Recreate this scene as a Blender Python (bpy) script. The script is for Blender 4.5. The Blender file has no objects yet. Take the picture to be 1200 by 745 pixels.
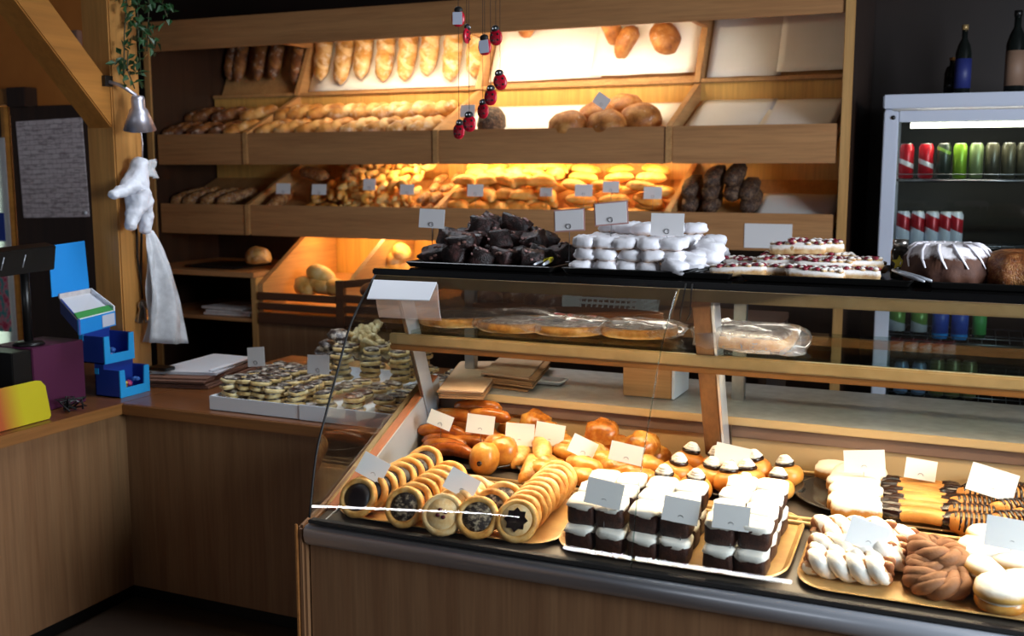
import bpy, bmesh, math, random
from mathutils import Vector, Matrix, Euler, noise
PI = math.pi
RN = random.Random(11)
C = bpy.context.scene.collection

# ------------------------------------------------------------------ camera
F, CX, CY = 1250.0, 600.0, 372.5
PITCH, YAW, ZC = math.radians(7.93), math.radians(23.9), 1.644
cam = bpy.data.objects.new('camera', bpy.data.cameras.new('camera'))
C.objects.link(cam)
cam.location = (0, 0, ZC)
cam.rotation_euler = (PI/2-PITCH, 0, YAW)
cam.data.sensor_width = 36.0
cam.data.lens = 36.0*F/1200.0
cam.data.clip_start = 0.05
cam.data.dof.use_dof = True
cam.data.dof.focus_distance = 3.1
cam.data.dof.aperture_fstop = 3.4
bpy.context.scene.camera = cam
# ------------------------------------------------------------------ world, daylight, exposure
w = bpy.data.worlds.new('world'); bpy.context.scene.world = w
w.use_nodes = True
w.node_tree.nodes['Background'].inputs[0].default_value = (0.55, 0.62, 0.75, 1)
w.node_tree.nodes['Background'].inputs[1].default_value = 0.09
def area(name, loc, target, sx, sy, power, col, spread=PI):
    d = bpy.data.lights.new(name, 'AREA'); d.shape = 'RECTANGLE'; d.size = sx; d.size_y = sy
    d.energy = power; d.color = col; d.spread = spread
    o = bpy.data.objects.new(name, d); C.objects.link(o); o.location = loc
    o.rotation_euler = (Vector(target)-Vector(loc)).to_track_quat('-Z', 'Y').to_euler()
    return o
area('shop_window_daylight', (2.3, 2.05, 1.85), (-2.4, 3.2, 1.1), 1.9, 1.3, 235, (0.80, 0.89, 1.0))
area('reflection_strip_light', (-4.25, -3.0, 1.14), (-4.25, 2.4, 1.14), 1.95, .022, 9, (0.92, 0.95, 1.0)).rotation_euler.rotate_axis('Z', .14)  # added low strip behind the camera, draws the white line on the glass
area('reflection_strip_light', (-2.0, -3.0, .98), (-2.0, 2.4, .98), 1.75, .022, 7, (0.92, 0.95, 1.0))  # second added strip, continues the line and brightens the bumper
area('overhead_fill_light', (-2.1, 3.3, 2.72), (-2.1, 3.35, 0), .9, .5, 13, (0.86, 0.92, 1.0), 2.2)  # added cool fill over counter and cookie box, no real fixture
vs = bpy.context.scene.view_settings
vs.view_transform = 'Standard'; vs.look = 'None'; vs.gamma = 1.0; vs.use_curve_mapping = False
vs.exposure = 0.0
bpy.context.scene.cycles.max_bounces = 8
bpy.context.scene.cycles.transparent_max_bounces = 16

# ------------------------------------------------------------------ pixel -> point on a known plane
_f = Vector((-math.sin(YAW)*math.cos(PITCH), math.cos(YAW)*math.cos(PITCH), -math.sin(PITCH)))
_r = Vector((math.cos(YAW), math.sin(YAW), 0))
_u = Vector((-math.sin(YAW)*math.sin(PITCH), math.cos(YAW)*math.sin(PITCH), math.cos(PITCH)))
def ray(px, py): return _f + _r*((px-CX)/F) - _u*((py-CY)/F)
def P(px, py, ax, v):
    d = ray(px, py); o = Vector((0, 0, ZC)); return o + d*((v-o[ax])/d[ax])
def PL(px, py, p0, n):
    d = ray(px, py); o = Vector((0, 0, ZC)); return o + d*((Vector(p0)-o).dot(n)/d.dot(n))

# ------------------------------------------------------------------ materials
def lin(h):
    h = h.lstrip('#'); r = []
    for i in (0, 2, 4):
        c = int(h[i:i+2], 16)/255; r.append(c/12.92 if c <= .04045 else ((c+.055)/1.055)**2.4)
    return (*r, 1)
class NT:
    def __init__(s, name):
        s.m = bpy.data.materials.new(name); s.m.use_nodes = True; s.t = s.m.node_tree
        s.b = s.t.nodes['Principled BSDF']
    def n(s, kind, **kw):
        x = s.t.nodes.new(kind)
        for k, v in kw.items():
            if k in x.inputs.keys(): x.inputs[k].default_value = v
            else: setattr(x, k, v)
        return x
    def l(s, a, b): s.t.links.new(a, b)
    def ramp(s, fac, stops):
        r = s.n('ShaderNodeValToRGB'); e = r.color_ramp.elements
        while len(e) < len(stops): e.new(0.5)
        for k, (p, c) in enumerate(stops):
            e[k].position = p; e[k].color = lin(c) if isinstance(c, str) else (c, c, c, 1)
        s.l(fac, r.inputs[0]); return r.outputs[0]
    def coords(s, scale=(1, 1, 1), which='Object', rnd=True):
        tc = s.n('ShaderNodeTexCoord'); mp = s.n('ShaderNodeMapping'); mp.inputs['Scale'].default_value = scale
        src = tc.outputs[which]
        if rnd:
            oi = s.n('ShaderNodeObjectInfo'); ad = s.n('ShaderNodeVectorMath', operation='MULTIPLY_ADD')
            s.l(oi.outputs['Random'], ad.inputs[0]); ad.inputs[1].default_value = (7.3, 3.1, 5.7); s.l(src, ad.inputs[2]); src = ad.outputs[0]
        s.l(src, mp.inputs[0]); return mp.outputs[0]
    def noise(s, vec, scale, detail=4, rough=.55, dist=0):
        x = s.n('ShaderNodeTexNoise'); x.inputs['Scale'].default_value = scale; x.inputs['Detail'].default_value = detail
        x.inputs['Roughness'].default_value = rough; x.inputs['Distortion'].default_value = dist
        s.l(vec, x.inputs['Vector']); return x.outputs[0]
    def mix(s, fac, a, b):
        x = s.n('ShaderNodeMix', data_type='RGBA')
        for sock, v in ((x.inputs[0], fac), (x.inputs[6], a), (x.inputs[7], b)):
            if isinstance(v, str): sock.default_value = lin(v)
            elif isinstance(v, (int, float)): sock.default_value = v
            elif isinstance(v, tuple): sock.default_value = v
            else: s.l(v, sock)
        return x.outputs[2]
    def bump(s, h, st=.3, d=.004):
        x = s.n('ShaderNodeBump'); x.inputs['Strength'].default_value = st; x.inputs['Distance'].default_value = d
        s.l(h, x.inputs['Height']); s.l(x.outputs[0], s.b.inputs['Normal'])
    def base(s, c):
        if isinstance(c, str): s.b.inputs['Base Color'].default_value = lin(c)
        else: s.l(c, s.b.inputs['Base Color'])
    def set(s, **k):
        for a, v in k.items(): s.b.inputs[a.replace('_', ' ')].default_value = v
def plain(name, c, rough=.5, metal=0, c2=None, sc=8, bump=0, **k):
    n = NT(name); n.set(Roughness=rough, Metallic=metal, **k)
    v = n.coords(); f = n.noise(v, sc)
    if c2: n.base(n.ramp(f, [(.35, c), (.65, c2)]))
    else: n.base(c)
    if bump: n.bump(n.noise(v, sc*4), bump)
    return n.m
def wood(name, c1, c2, axis=0, sc=22, rough=.45, bump=.05):
    n = NT(name); s = [sc, sc, sc]; s[axis] = sc*.045
    v = n.coords(tuple(s)); f = n.noise(v, 1.0, 6, .62, .6)
    v2 = n.coords(tuple(x*5 for x in s)); f2 = n.noise(v2, 1.0, 3)
    c = n.ramp(f, [(.3, c1), (.7, c2)])
    g = n.ramp(f2, [(.35, .78), (.6, 1.0)])
    x = n.n('ShaderNodeMix', data_type='RGBA', blend_type='MULTIPLY'); x.inputs[0].default_value = .7
    n.l(c, x.inputs[6]); n.l(g, x.inputs[7]); n.base(x.outputs[2])
    n.set(Roughness=rough); n.bump(f2, bump, .002); return n.m
def crust(name, dark, mid, light, sc=14, flour=0, rough=.55, slash=0, slashdir=(0, 1, 1), bump=.25):
    n = NT(name); v = n.coords(); f = n.noise(v, sc, 5, .6)
    c = n.ramp(f, [(.28, dark), (.48, mid), (.72, light)])
    h = n.noise(v, sc*5, 3)
    if slash:
        wv = n.n('ShaderNodeTexWave', wave_type='BANDS', bands_direction='DIAGONAL'); wv.inputs['Scale'].default_value = slash
        wv.inputs['Distortion'].default_value = 2.5; wv.inputs['Detail'].default_value = 2
        n.l(n.coords(rnd=False), wv.inputs['Vector'])
        c = n.mix(n.ramp(wv.outputs[1], [(.72, 0.0), (.9, .8)]), c, light)
    if flour:
        f2 = n.noise(v, sc*2.2, 6, .7)
        c = n.mix(n.ramp(f2, [(.62-flour*.3, 0.0), (.85-flour*.3, .75)]), c, '#efe6d8')
    n.base(c); n.set(Roughness=rough); n.bump(h, bump, .004); return n.m
def sugared(name, body, body2, lo=.35, hi=.7, sug='#fbf7f0', sc=25, amt=1.0):
    n = NT(name); tc = n.n('ShaderNodeTexCoord'); sp = n.n('ShaderNodeSeparateXYZ'); n.l(tc.outputs['Generated'], sp.inputs[0])
    v = n.coords(); f = n.noise(v, sc, 5, .65)
    ad = n.n('ShaderNodeMath', operation='MULTIPLY_ADD'); n.l(f, ad.inputs[0]); ad.inputs[1].default_value = .5; n.l(sp.outputs[2], ad.inputs[2])
    fac = n.ramp(ad.outputs[0], [(min(.95, lo+.2), 0.0), (min(1.0, hi+.2), amt)])
    b = n.ramp(n.noise(v, sc*.7), [(.35, body), (.65, body2)])
    n.base(n.mix(fac, b, sug)); n.set(Roughness=.75); n.bump(n.noise(v, sc*5, 3), .3, .003); return n.m
def clear(name, tint='#ffffff', refl=.5, rough=.0, white=0.0, ior=1.45):
    n = NT(name); n.t.nodes.remove(n.b)
    tr = n.n('ShaderNodeBsdfTransparent'); tr.inputs[0].default_value = lin(tint)
    gl = n.n('ShaderNodeBsdfGlossy'); gl.inputs['Roughness'].default_value = rough
    fr = n.n('ShaderNodeFresnel'); fr.inputs[0].default_value = ior
    mu = n.n('ShaderNodeMath', operation='MULTIPLY'); n.l(fr.outputs[0], mu.inputs[0]); mu.inputs[1].default_value = refl
    mx = n.n('ShaderNodeMixShader'); n.l(mu.outputs[0], mx.inputs[0]); n.l(tr.outputs[0], mx.inputs[1]); n.l(gl.outputs[0], mx.inputs[2])
    out = mx.outputs[0]
    if white:
        df = n.n('ShaderNodeBsdfDiffuse'); df.inputs[0].default_value = lin('#eef0f4')
        m2 = n.n('ShaderNodeMixShader')
        nz = n.noise(n.coords(), 9, 5, .6)
        fc = n.ramp(nz, [(.35, max(0, white-.25)), (.7, min(1, white+.25))])
        n.l(fc, m2.inputs[0]); n.l(out, m2.inputs[1]); n.l(df.outputs[0], m2.inputs[2]); out = m2.outputs[0]
    n.l(out, n.t.nodes['Material Output'].inputs[0]); return n.m
def glow(name, c, st):
    n = NT(name); n.base(c); n.b.inputs['Emission Color'].default_value = lin(c); n.b.inputs['Emission Strength'].default_value = st; return n.m

def groove(name, body, top, sug, lo=.47, hi=.55):
    n = NT(name); g = n.n('ShaderNodeNewGeometry'); f = n.noise(n.coords(), 40, 5, .65)
    a = n.n('ShaderNodeMath', operation='MULTIPLY_ADD'); n.l(f, a.inputs[0]); a.inputs[1].default_value = .12; n.l(g.outputs['Pointiness'], a.inputs[2])
    c = n.ramp(a.outputs[0], [(lo+.06, body), ((lo+hi)/2+.06, top), (hi+.06, sug)]); n.base(c); n.set(Roughness=.7); n.bump(n.noise(n.coords(), 160, 3), .3, .003); return n.m
def rimmed(name, body, top, sug, lo, hi):
    n = NT(name); at_ = n.n('ShaderNodeAttribute', attribute_name='rim'); f = n.noise(n.coords(), 45, 5, .65)
    a = n.n('ShaderNodeMath', operation='MULTIPLY_ADD'); n.l(f, a.inputs[0]); a.inputs[1].default_value = .5; n.l(at_.outputs['Fac'], a.inputs[2])
    n.base(n.ramp(a.outputs[0], [(lo, body), ((lo+hi)/2, top), (hi, sug)])); n.set(Roughness=.7); n.bump(n.noise(n.coords(), 160, 3), .3, .003); return n.m
MT = dict(
 shelfx=wood('shelf_wood_x', '#a9764a', '#c08c5a', 0), shelfy=wood('shelf_wood_y', '#b48250', '#cc9a62', 1),
 shelfz=wood('shelf_wood_z', '#b8884e', '#cf9f62', 2), back=wood('back_wood', '#c9954a', '#dcaa5c', 2, 16),
 counter=wood('counter_wood', '#80593a', '#966f4c', 2, 18), countertop=wood('countertop', '#6b4024', '#86522e', 0, 12, .28),
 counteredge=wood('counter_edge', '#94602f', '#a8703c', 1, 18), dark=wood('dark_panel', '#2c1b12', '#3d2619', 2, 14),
 post=wood('post_wood', '#b57c3e', '#cf9550', 2, 16), brace=wood('brace_wood', '#a3692c', '#ba7c36', 1, 10),
 darkrail=wood('rail_wood', '#4a2c1a', '#5e3a22', 0, 16), boxwood=wood('box_wood', '#c08a50', '#d4a066', 0, 26),
 ochre=plain('ochre_paint', '#c8782e', .8, c2='#b86a26', sc=3), tile=plain('brown_tile', '#221813', .45, c2='#2a1d17', sc=3),
 floor=plain('floor', '#3a2c22', .5, c2='#44352a', sc=4), ceil=plain('ceiling', '#3a2a20', .8), wall=plain('plaster', '#5a4636', .8),
 paper=plain('white_paper', '#efeae0', .8, c2='#f6f2ea', sc=3), card=plain('card', '#e9e6e6', .6), cardwarm=plain('card_cream', '#f2ebe0', .6),
 steel=plain('steel', '#d2d6de', .30, .6), steelb=plain('brushed', '#b7b2aa', .3, 1, c2='#a9a49c', sc=30), wire=plain('wire', '#8f8f93', .3, 1),
 brass=plain('brass_rail', '#b0905e', .32, .45, c2='#bf9f6c', sc=12), bronze=plain('bronze_rail', '#a8703a', .3, .45),
 black=plain('black', '#121110', .35), blackg=plain('black_glass', '#0c0b0b', .08), rubber=plain('rubber', '#1a1817', .6),
 tray=plain('gold_tray', '#cda468', .3, .12, c2='#bb9058', sc=20), postd=wood('case_post', '#7e5430', '#946638', 2, 20), darkplate=plain('dark_plate', '#2e2a26', .12),
 deck=plain('deck', '#5c5148', .25, .3), tan=plain('tan_panel', '#c9a676', .5), ledge=plain('ledge_top', '#a9a7a2', .35, c2='#97948e', sc=26),
 ledgeedge=plain('ledge_edge', '#c2a375', .5), under=plain('ledge_shade', '#7a5e4e', .6), lining=plain('lining', '#c4c0be', .35, .3), orange=wood('end_rim', '#b8693c', '#c87a48', 1, 14),
 white=plain('white_plastic', '#e6e8ee', .4), fridge=plain('fridge_white', '#c8cddc', .35), fridgein=plain('fridge_in', '#15130f', .7),
 glass=clear('glass', '#f6faf8', .85), eglass=clear('end_glass', '#f6faf8', .15), glassg=clear('shelf_glass', '#e4ece8', .4), fglass=clear('fridge_glass', '#e8eeee', .5),
 bag=clear('plastic_bag', '#ffffff', .8, .12, .55), wrap=clear('plastic_wrap', '#ffffff', .55, .12, .12),
 led=glow('tube_light', '#fff4e0', 6.0), fled=glow('fridge_tube', '#fff6dc', 9.0),
 blue=plain('blue_card', '#1f8fe0', .4), blued=plain('dark_blue', '#233f9c', .4), cyan=plain('cyan_edge', '#2ba8ee', .4),
 maroon=plain('maroon_box', '#521a3c', .5), sign_o=plain('orange_sign', '#c8642e', .4), sign_y=plain('yellow_sign', '#d3c21c', .4),
 green=plain('green', '#3d9a4c', .5), leaf=plain('leaf', '#1f3b22', .4, c2='#2f5630', sc=18), leafv=plain('vine', '#3a3a22', .6),
 silver=plain('lamp_silver', '#d4d0da', .42, .85), red=plain('red', '#c0102c', .3), pinkr=plain('pink', '#b98c86', .4),
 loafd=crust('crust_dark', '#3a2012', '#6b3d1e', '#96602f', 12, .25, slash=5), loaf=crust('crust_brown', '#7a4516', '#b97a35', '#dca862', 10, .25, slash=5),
 loafg=crust('crust_gold', '#8e561c', '#c68e44', '#e6c088', 9, .40, slash=5), round=crust('crust_round', '#6e3c14', '#a8662a', '#cf9450', 16, .12, bump=.5),
 rye=crust('crust_seed', '#1f1410', '#4a2f20', '#8a6a4c', 60, .15, bump=.9), seeded=crust('crust_seeded', '#5a3416', '#96602c', '#c9a068', 40, .3, bump=.6),
 roll=crust('roll_gold', '#c57a26', '#e2a348', '#f1c678', 14, 0, .45), roll2=crust('roll_pale', '#c98c3a', '#e8b966', '#f6dca0', 16, .15, .5),
 shiny=crust('glazed_roll', '#6e2f0c', '#a8541a', '#cf8638', 12, 0, .22, bump=.12), bun=crust('glazed_bun', '#8e4a14', '#c47c2c', '#e6aa58', 12, 0, .25, bump=.1),
 puff=crust('puff', '#9a581a', '#cf8e3c', '#e8b872', 22, .05, .4, bump=.5), tart=crust('tart_dough', '#b86a22', '#e2a352', '#f2cb8a', 24, 0, .5, bump=.2),
 tartpale=crust('tart_cheese', '#dca25c', '#eec488', '#f4dcb0', 24, 0, .5), poppy=plain('plum_filling', '#120a0b', .18, c2='#241214', sc=90, bump=.5),
 nutty=crust('nut_filling', '#150c0a', '#2c1812', '#d8c2a0', 70, 0, .35, bump=.8), cherry=plain('cherry', '#4a0f18', .2),
 donut=crust('donut', '#b9691e', '#d98c38', '#eeb25e', 7, 0, .35, bump=.08), choco=plain('choco', '#1f0d08', .2, c2='#2c140c', sc=30),
 chocob=plain('choco_cake', '#2f150d', .5, c2='#4a2517', sc=60, bump=.6), cream=plain('cream', '#fdf4e4', .5, bump=.3, sc=20),
 cakew=sugared('white_cake', '#3a1910', '#4c2416', .42, .52, '#fff8ee', 18), sugar=sugared('sugar_roll', '#b98a60', '#d9b48c', .02, .36, '#f6f4f8', 40),
 twist=rimmed('sugar_twist', '#8a4c22', '#d8b084', '#fbf4ec', .84, 1.22), brownt=rimmed('brown_twist', '#30140a', '#74401f', '#8e5c38', .78, 1.5),
 whoop=sugared('sugar_bun', '#cf9440', '#e2b060', .35, .7, '#faf4ea', 16), finger=crust('finger_biscuit', '#a8621e', '#cc8434', '#e0a456', 10, 0, .5, bump=.1),
 choc2=crust('choco_pieces', '#0d0706', '#20110e', '#5e3c38', 40, .0, .4, bump=.8), crumbl=sugared('crumble', '#b98448', '#dcbc8a', .5, .78, '#f2ebe2', 70),
 berry=plain('berry', '#6a1526', .4, c2='#8c2334', sc=60), bundt=sugared('bundt', '#3c1d10', '#54301c', .68, .9, '#efe9ea', 30), nut=crust('nut_ring', '#4a2410', '#8c4e24', '#c08a50', 50, .1, .4, bump=1.0),
 kraft=plain('kraft', '#a07448', .8, c2='#b0845a', sc=10), news=plain('newsprint', '#bcb6b6', .8, c2='#cfcac8', sc=40), brownp=plain('brown_paper', '#8a6452', .8, c2='#7a5646', sc=14),
 fabric=plain('glove_cloth', '#eceef6', .4, bump=.5, sc=14), strap=plain('strap', '#17120f', .7), key=plain('keys', '#b0aca6', .3, 1),
 wickerw=plain('basket_white', '#dfe3da', .5), cardboard=plain('cardboard', '#8a5a34', .8), sky=glow('outdoors', '#d4e8cc', 2.6),
 cookie=crust('cookie', '#b88c50', '#e6c684', '#f4e4b8', 30, .1, .5), cchoc=crust('cookie_choco', '#1c0f0c', '#36231c', '#f2e8d4', 38, .25, .4), noodle=crust('meringue', '#b08a50', '#dcc48c', '#f4e8c4', 50, .2, .5, bump=.9))
MT['kraft2'] = plain('beige_paper', '#c9a888', .8, c2='#c09c7a', sc=10)
def can_mat(name, base, band, lo, hi):
    n = NT(name); tc = n.n('ShaderNodeTexCoord'); sp = n.n('ShaderNodeSeparateXYZ'); n.l(tc.outputs['Generated'], sp.inputs[0])
    w = n.n('ShaderNodeMath', operation='MULTIPLY_ADD'); n.l(sp.outputs[0], w.inputs[0]); w.inputs[1].default_value = .18; n.l(sp.outputs[2], w.inputs[2])
    r = n.n('ShaderNodeValToRGB'); r.color_ramp.interpolation = 'CONSTANT'; e = r.color_ramp.elements
    e.new(.5); e[0].position = 0; e[0].color = lin(base); e[1].position = lo; e[1].color = lin(band); e[2].position = hi; e[2].color = lin(base)
    n.l(w.outputs[0], r.inputs[0]); n.base(r.outputs[0]); n.set(Roughness=.3, Metallic=.2); return n.m

# ------------------------------------------------------------------ mesh helpers
class B:
    def __init__(s): s.v = []; s.f = []
    def add(s, v, f, m=None):
        o = len(s.v); s.v += [tuple(m @ Vector(x)) if m else tuple(x) for x in v]; s.f += [tuple(i+o for i in q) for q in f]; return s
    def box(s, x0, x1, y0, y1, z0, z1, m=None):
        return s.add([(x0, y0, z0), (x1, y0, z0), (x1, y1, z0), (x0, y1, z0), (x0, y0, z1), (x1, y0, z1), (x1, y1, z1), (x0, y1, z1)],
                     [(3, 2, 1, 0), (4, 5, 6, 7), (0, 1, 5, 4), (1, 2, 6, 5), (2, 3, 7, 6), (3, 0, 4, 7)], m)
    def prism(s, pts, a0, a1, axis=0, m=None):   # polygon in the other two axes, swept along axis
        n = len(pts); v = []
        for a in (a0, a1):
            for p in pts: q = list(p); q.insert(axis, a); v.append(q)
        f = [tuple(range(n))[::-1], tuple(range(n, 2*n))] + [(i, (i+1) % n, n+(i+1) % n, n+i) for i in range(n)]
        return s.add(v, f, m)
    def lathe(s, prof, n=20, m=None, flute=0, fn=8, sw=0):
        v = []; f = []; k = len(prof)
        for i in range(n):
            a = 2*PI*i/n
            for r, z in prof:
                rr = r*(1+flute*math.cos(fn*(a+sw*z))); v.append((rr*math.cos(a), rr*math.sin(a), z))
        for i in range(n):
            j = (i+1) % n
            for q in range(k-1): f.append((i*k+q, j*k+q, j*k+q+1, i*k+q+1))
        if prof[0][0] > 1e-6: f.append(tuple(i*k for i in range(n))[::-1])
        if prof[-1][0] > 1e-6: f.append(tuple(i*k+k-1 for i in range(n)))
        return s.add(v, f, m)
    def tube(s, path, rad, n=8, closed=False, m=None, sx=1.0, sy=1.0):
        path = [Vector(p) for p in path]; L = len(path); v = []; f = []
        up = Vector((0, 0, 1)); t0 = (path[1]-path[0]).normalized()
        if abs(t0.dot(up)) > .9: up = Vector((1, 0, 0))
        for i, p in enumerate(path):
            a = path[i-1] if (i > 0 or closed) else p; b = path[(i+1) % L] if (i < L-1 or closed) else p
            t = (b-a).normalized(); x = up.cross(t).normalized(); y = t.cross(x); up = y
            r = rad(i/(L-1)) if callable(rad) else (rad[i] if isinstance(rad, (list, tuple)) else rad)
            for k in range(n):
                c = 2*PI*k/n; v.append(p + x*(r*sx*math.cos(c)) + y*(r*sy*math.sin(c)))
        for i in range(L if closed else L-1):
            j = (i+1) % L
            for k in range(n): f.append((i*n+k, i*n+(k+1) % n, j*n+(k+1) % n, j*n+k))
        if not closed: f += [tuple(range(n))[::-1], tuple((L-1)*n+k for k in range(n))]
        return s.add(v, f, m)
    def blob(s, rx, ry, rz, nu=14, nv=9, e=1.0, c=(0, 0, 0), flat=0, jit=0, seed=0, m=None):
        v = []; f = []
        def pw(a, p): return math.copysign(abs(a)**p, a)
        for j in range(nv+1):
            ph = -PI/2+PI*j/nv
            for i in range(nu):
                th = 2*PI*i/nu
                x, y, z = pw(math.cos(ph), e)*pw(math.cos(th), e), pw(math.cos(ph), e)*pw(math.sin(th), e), pw(math.sin(ph), e)
                if flat and z < -flat: z = -flat
                k = 1+jit*noise.noise(Vector((x*2+seed*3.7, y*2+seed, z*2-seed)))
                v.append((c[0]+x*rx*k, c[1]+y*ry*k, c[2]+z*rz*k))
        for j in range(nv):
            for i in range(nu): f.append((j*nu+i, j*nu+(i+1) % nu, (j+1)*nu+(i+1) % nu, (j+1)*nu+i))
        f += [tuple(range(nu))[::-1], tuple(nv*nu+i for i in range(nu))]
        return s.add(v, f, m)
    def sheet(s, fn, nu, nv):
        v = [fn(i/nu, j/nv) for j in range(nv+1) for i in range(nu+1)]; n = nu+1
        return s.add(v, [(j*n+i, j*n+i+1, (j+1)*n+i+1, (j+1)*n+i) for j in range(nv) for i in range(nu)])
    def obj(s, name, mat, parent=None, loc=(0, 0, 0), rot=(0, 0, 0), smooth=True, bevel=0, solid=0):
        me = bpy.data.meshes.new(name); me.from_pydata(s.v, [], s.f); me.update()
        bm = bmesh.new(); bm.from_mesh(me)
        bmesh.ops.recalc_face_normals(bm, faces=bm.faces)
        if bevel: bmesh.ops.bevel(bm, geom=[e for e in bm.edges if len(e.link_faces) == 2 and e.calc_face_angle() > .5], offset=bevel, segments=2, affect='EDGES')
        bm.to_mesh(me); bm.free()
        if smooth and not bevel: me.polygons.foreach_set('use_smooth', [True]*len(me.polygons))
        me.materials.append(MT[mat] if isinstance(mat, str) else mat)
        o = bpy.data.objects.new(name, me); C.objects.link(o); o.parent = parent; o.location = loc; o.rotation_euler = rot
        if solid: md = o.modifiers.new('thickness', 'SOLIDIFY'); md.thickness = solid; md.offset = 0
        return o
def box(name, x0, x1, y0, y1, z0, z1, mat, parent=None, bevel=.003):
    c = ((x0+x1)/2, (y0+y1)/2, (z0+z1)/2); hx, hy, hz = (x1-x0)/2, (y1-y0)/2, (z1-z0)/2
    return B().box(-hx, hx, -hy, hy, -hz, hz).obj(name, mat, parent, c, smooth=False, bevel=min(bevel, hx*.4, hy*.4, hz*.4))
def tilt(an, rz=0, rx=0, ry=0): return (Matrix.Rotation(an, 4, 'X') @ Matrix.Rotation(rz, 4, 'Z') @ Matrix.Rotation(rx, 4, 'X') @ Matrix.Rotation(ry, 4, 'Y')).to_euler()
def tag(o, label, cat, group=None):
    o['label'] = label; o['category'] = cat
    if group: o['group'] = group
    return o
def thing(name, label, cat, loc=(0, 0, 0), rot=(0, 0, 0), group=None):
    o = bpy.data.objects.new(name, None); C.objects.link(o); o.location = loc; o.rotation_euler = rot; o.empty_display_size = .02
    return tag(o, label, cat, group)
def dup(o, loc, rot=None, label=None, group=None, parent=None, scale=None):
    c = o.copy(); C.objects.link(c)
    if parent is not None: c.parent = parent
    else:
        c.location = loc
        if rot is not None: c.rotation_euler = rot
        if label: c['label'] = label
        if group: c['group'] = group
        if scale: c.scale = (scale,)*3
    for ch in list(o.children): dup(ch, None, parent=c)
    return c
def struct(o): o['kind'] = 'structure'; return o
def stuff(o): o['kind'] = 'stuff'; return o
ORD = 'first second third fourth fifth sixth seventh eighth ninth tenth eleventh twelfth thirteenth fourteenth fifteenth sixteenth'.split()
class Kind:
    """first call places the prototypes themselves, later calls place copies"""
    def __init__(s, protos): s.p = protos; s.used = [False]*len(protos)
    def put(s, loc, rot, label, group=None, i=None, scale=None):
        i = RN.randrange(len(s.p)) if i is None else i
        o = s.p[i]
        if not s.used[i]:
            s.used[i] = True; o.location = loc; o.rotation_euler = rot; o['label'] = label
            if group: o['group'] = group
            if scale: o.scale = (scale,)*3
            return o
        return dup(o, loc, rot, label, group, scale=scale)
    def done(s):
        for o, u in zip(s.p, s.used):
            if not u:
                for c in list(o.children_recursive): bpy.data.objects.remove(c)
                bpy.data.objects.remove(o)
def J(a): return RN.uniform(-a, a)
#PART2
def adopt(parent, *objs):
    for o in objs:
        o.parent = parent; o.matrix_parent_inverse = Matrix.Translation(-parent.location)
    return objs[0]
# ================================================================== STRUCTURE
struct(box('floor', -7, 2.5, -3, 6.1, -.05, 0, 'floor', bevel=0))
struct(box('ceiling', -7, 2.5, -3, 6.1, 2.8, 2.85, 'ceil', bevel=0))
struct(box('wall_back', -7, 2.5, 6.0, 6.1, 0, 2.8, 'tile', bevel=0))
struct(box('wall_right', 2.4, 2.5, -3, 6.1, 0, 2.8, 'wall', bevel=0))
wl = struct(box('wall_left', -7, -4.22, 4.44, 4.54, 0, 2.8, 'ochre', bevel=0))
struct(box('trim_1', -5.02, -4.22, 4.405, 4.438, 0, 1.99, 'dark', bevel=0))
struct(box('trim_2', -5.30, -4.98, 4.37, 4.438, 2.0, 2.085, 'brace', bevel=.004))
struct(box('trim_3', -4.98, -4.84, 4.35, 4.438, 1.985, 2.09, 'dark', bevel=.004))
d1 = struct(box('door_1', -5.75, -5.09, 4.425, 4.438, 0, 1.98, 'sky', bevel=0))
for nm, a, b, z0, z1, m in (('door_frame', -5.105, -5.075, 0, 1.99, 'dark'), ('door_frame', -5.075, -5.045, 0, 1.99, 'brace'), ('door_frame', -5.8, -5.105, 1.95, 1.99, 'dark')):
    adopt(d1, box(nm, a, b, 4.385, 4.424, z0, z1, m))
# ================================================================== BREAD SHELF
XL, X1, X2, X3, XR = -4.66, -3.985, -2.728, -1.441, -.632
BAYS = [(XL, X1), (X1, X2), (X2, X3), (X3, XR)]
T1, T2 = (1.672, 1.853), (1.258, 1.437)      # bottom and top of the two rows of front boards
SLOPE = .42; AN = math.atan(SLOPE)
def tz(tier, y): return (T1, T2)[tier-1][0]+.122+(y-5.18)*SLOPE
sh = thing('bread_shelf', 'tall beech wall shelf with tilted bread trays', 'shelf', (-2.64, 5.16, 0))
for x, nm in ((XL-.045, 'side_panel'), (XR, 'side_panel')): adopt(sh, box(nm, x, x+.045, 5.14, 5.97, 0, 2.52, 'dark')); adopt(sh, box('edge_strip', x, x+.045, 5.125, 5.139, 0, 2.52, 'shelfz'))  # panels coloured dark in place of shade, edge strips keep the wood tone
adopt(sh, box('header_board', XL, XR, 5.14, 5.165, 2.346, 2.52, 'shelfx'))
adopt(sh, box('top_panel', XL, XR, 5.165, 5.97, 2.49, 2.52, 'shelfx'))
adopt(sh, box('back_panel', XL, XR, 5.97, 5.99, 0, 2.5, 'back', bevel=0))
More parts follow.
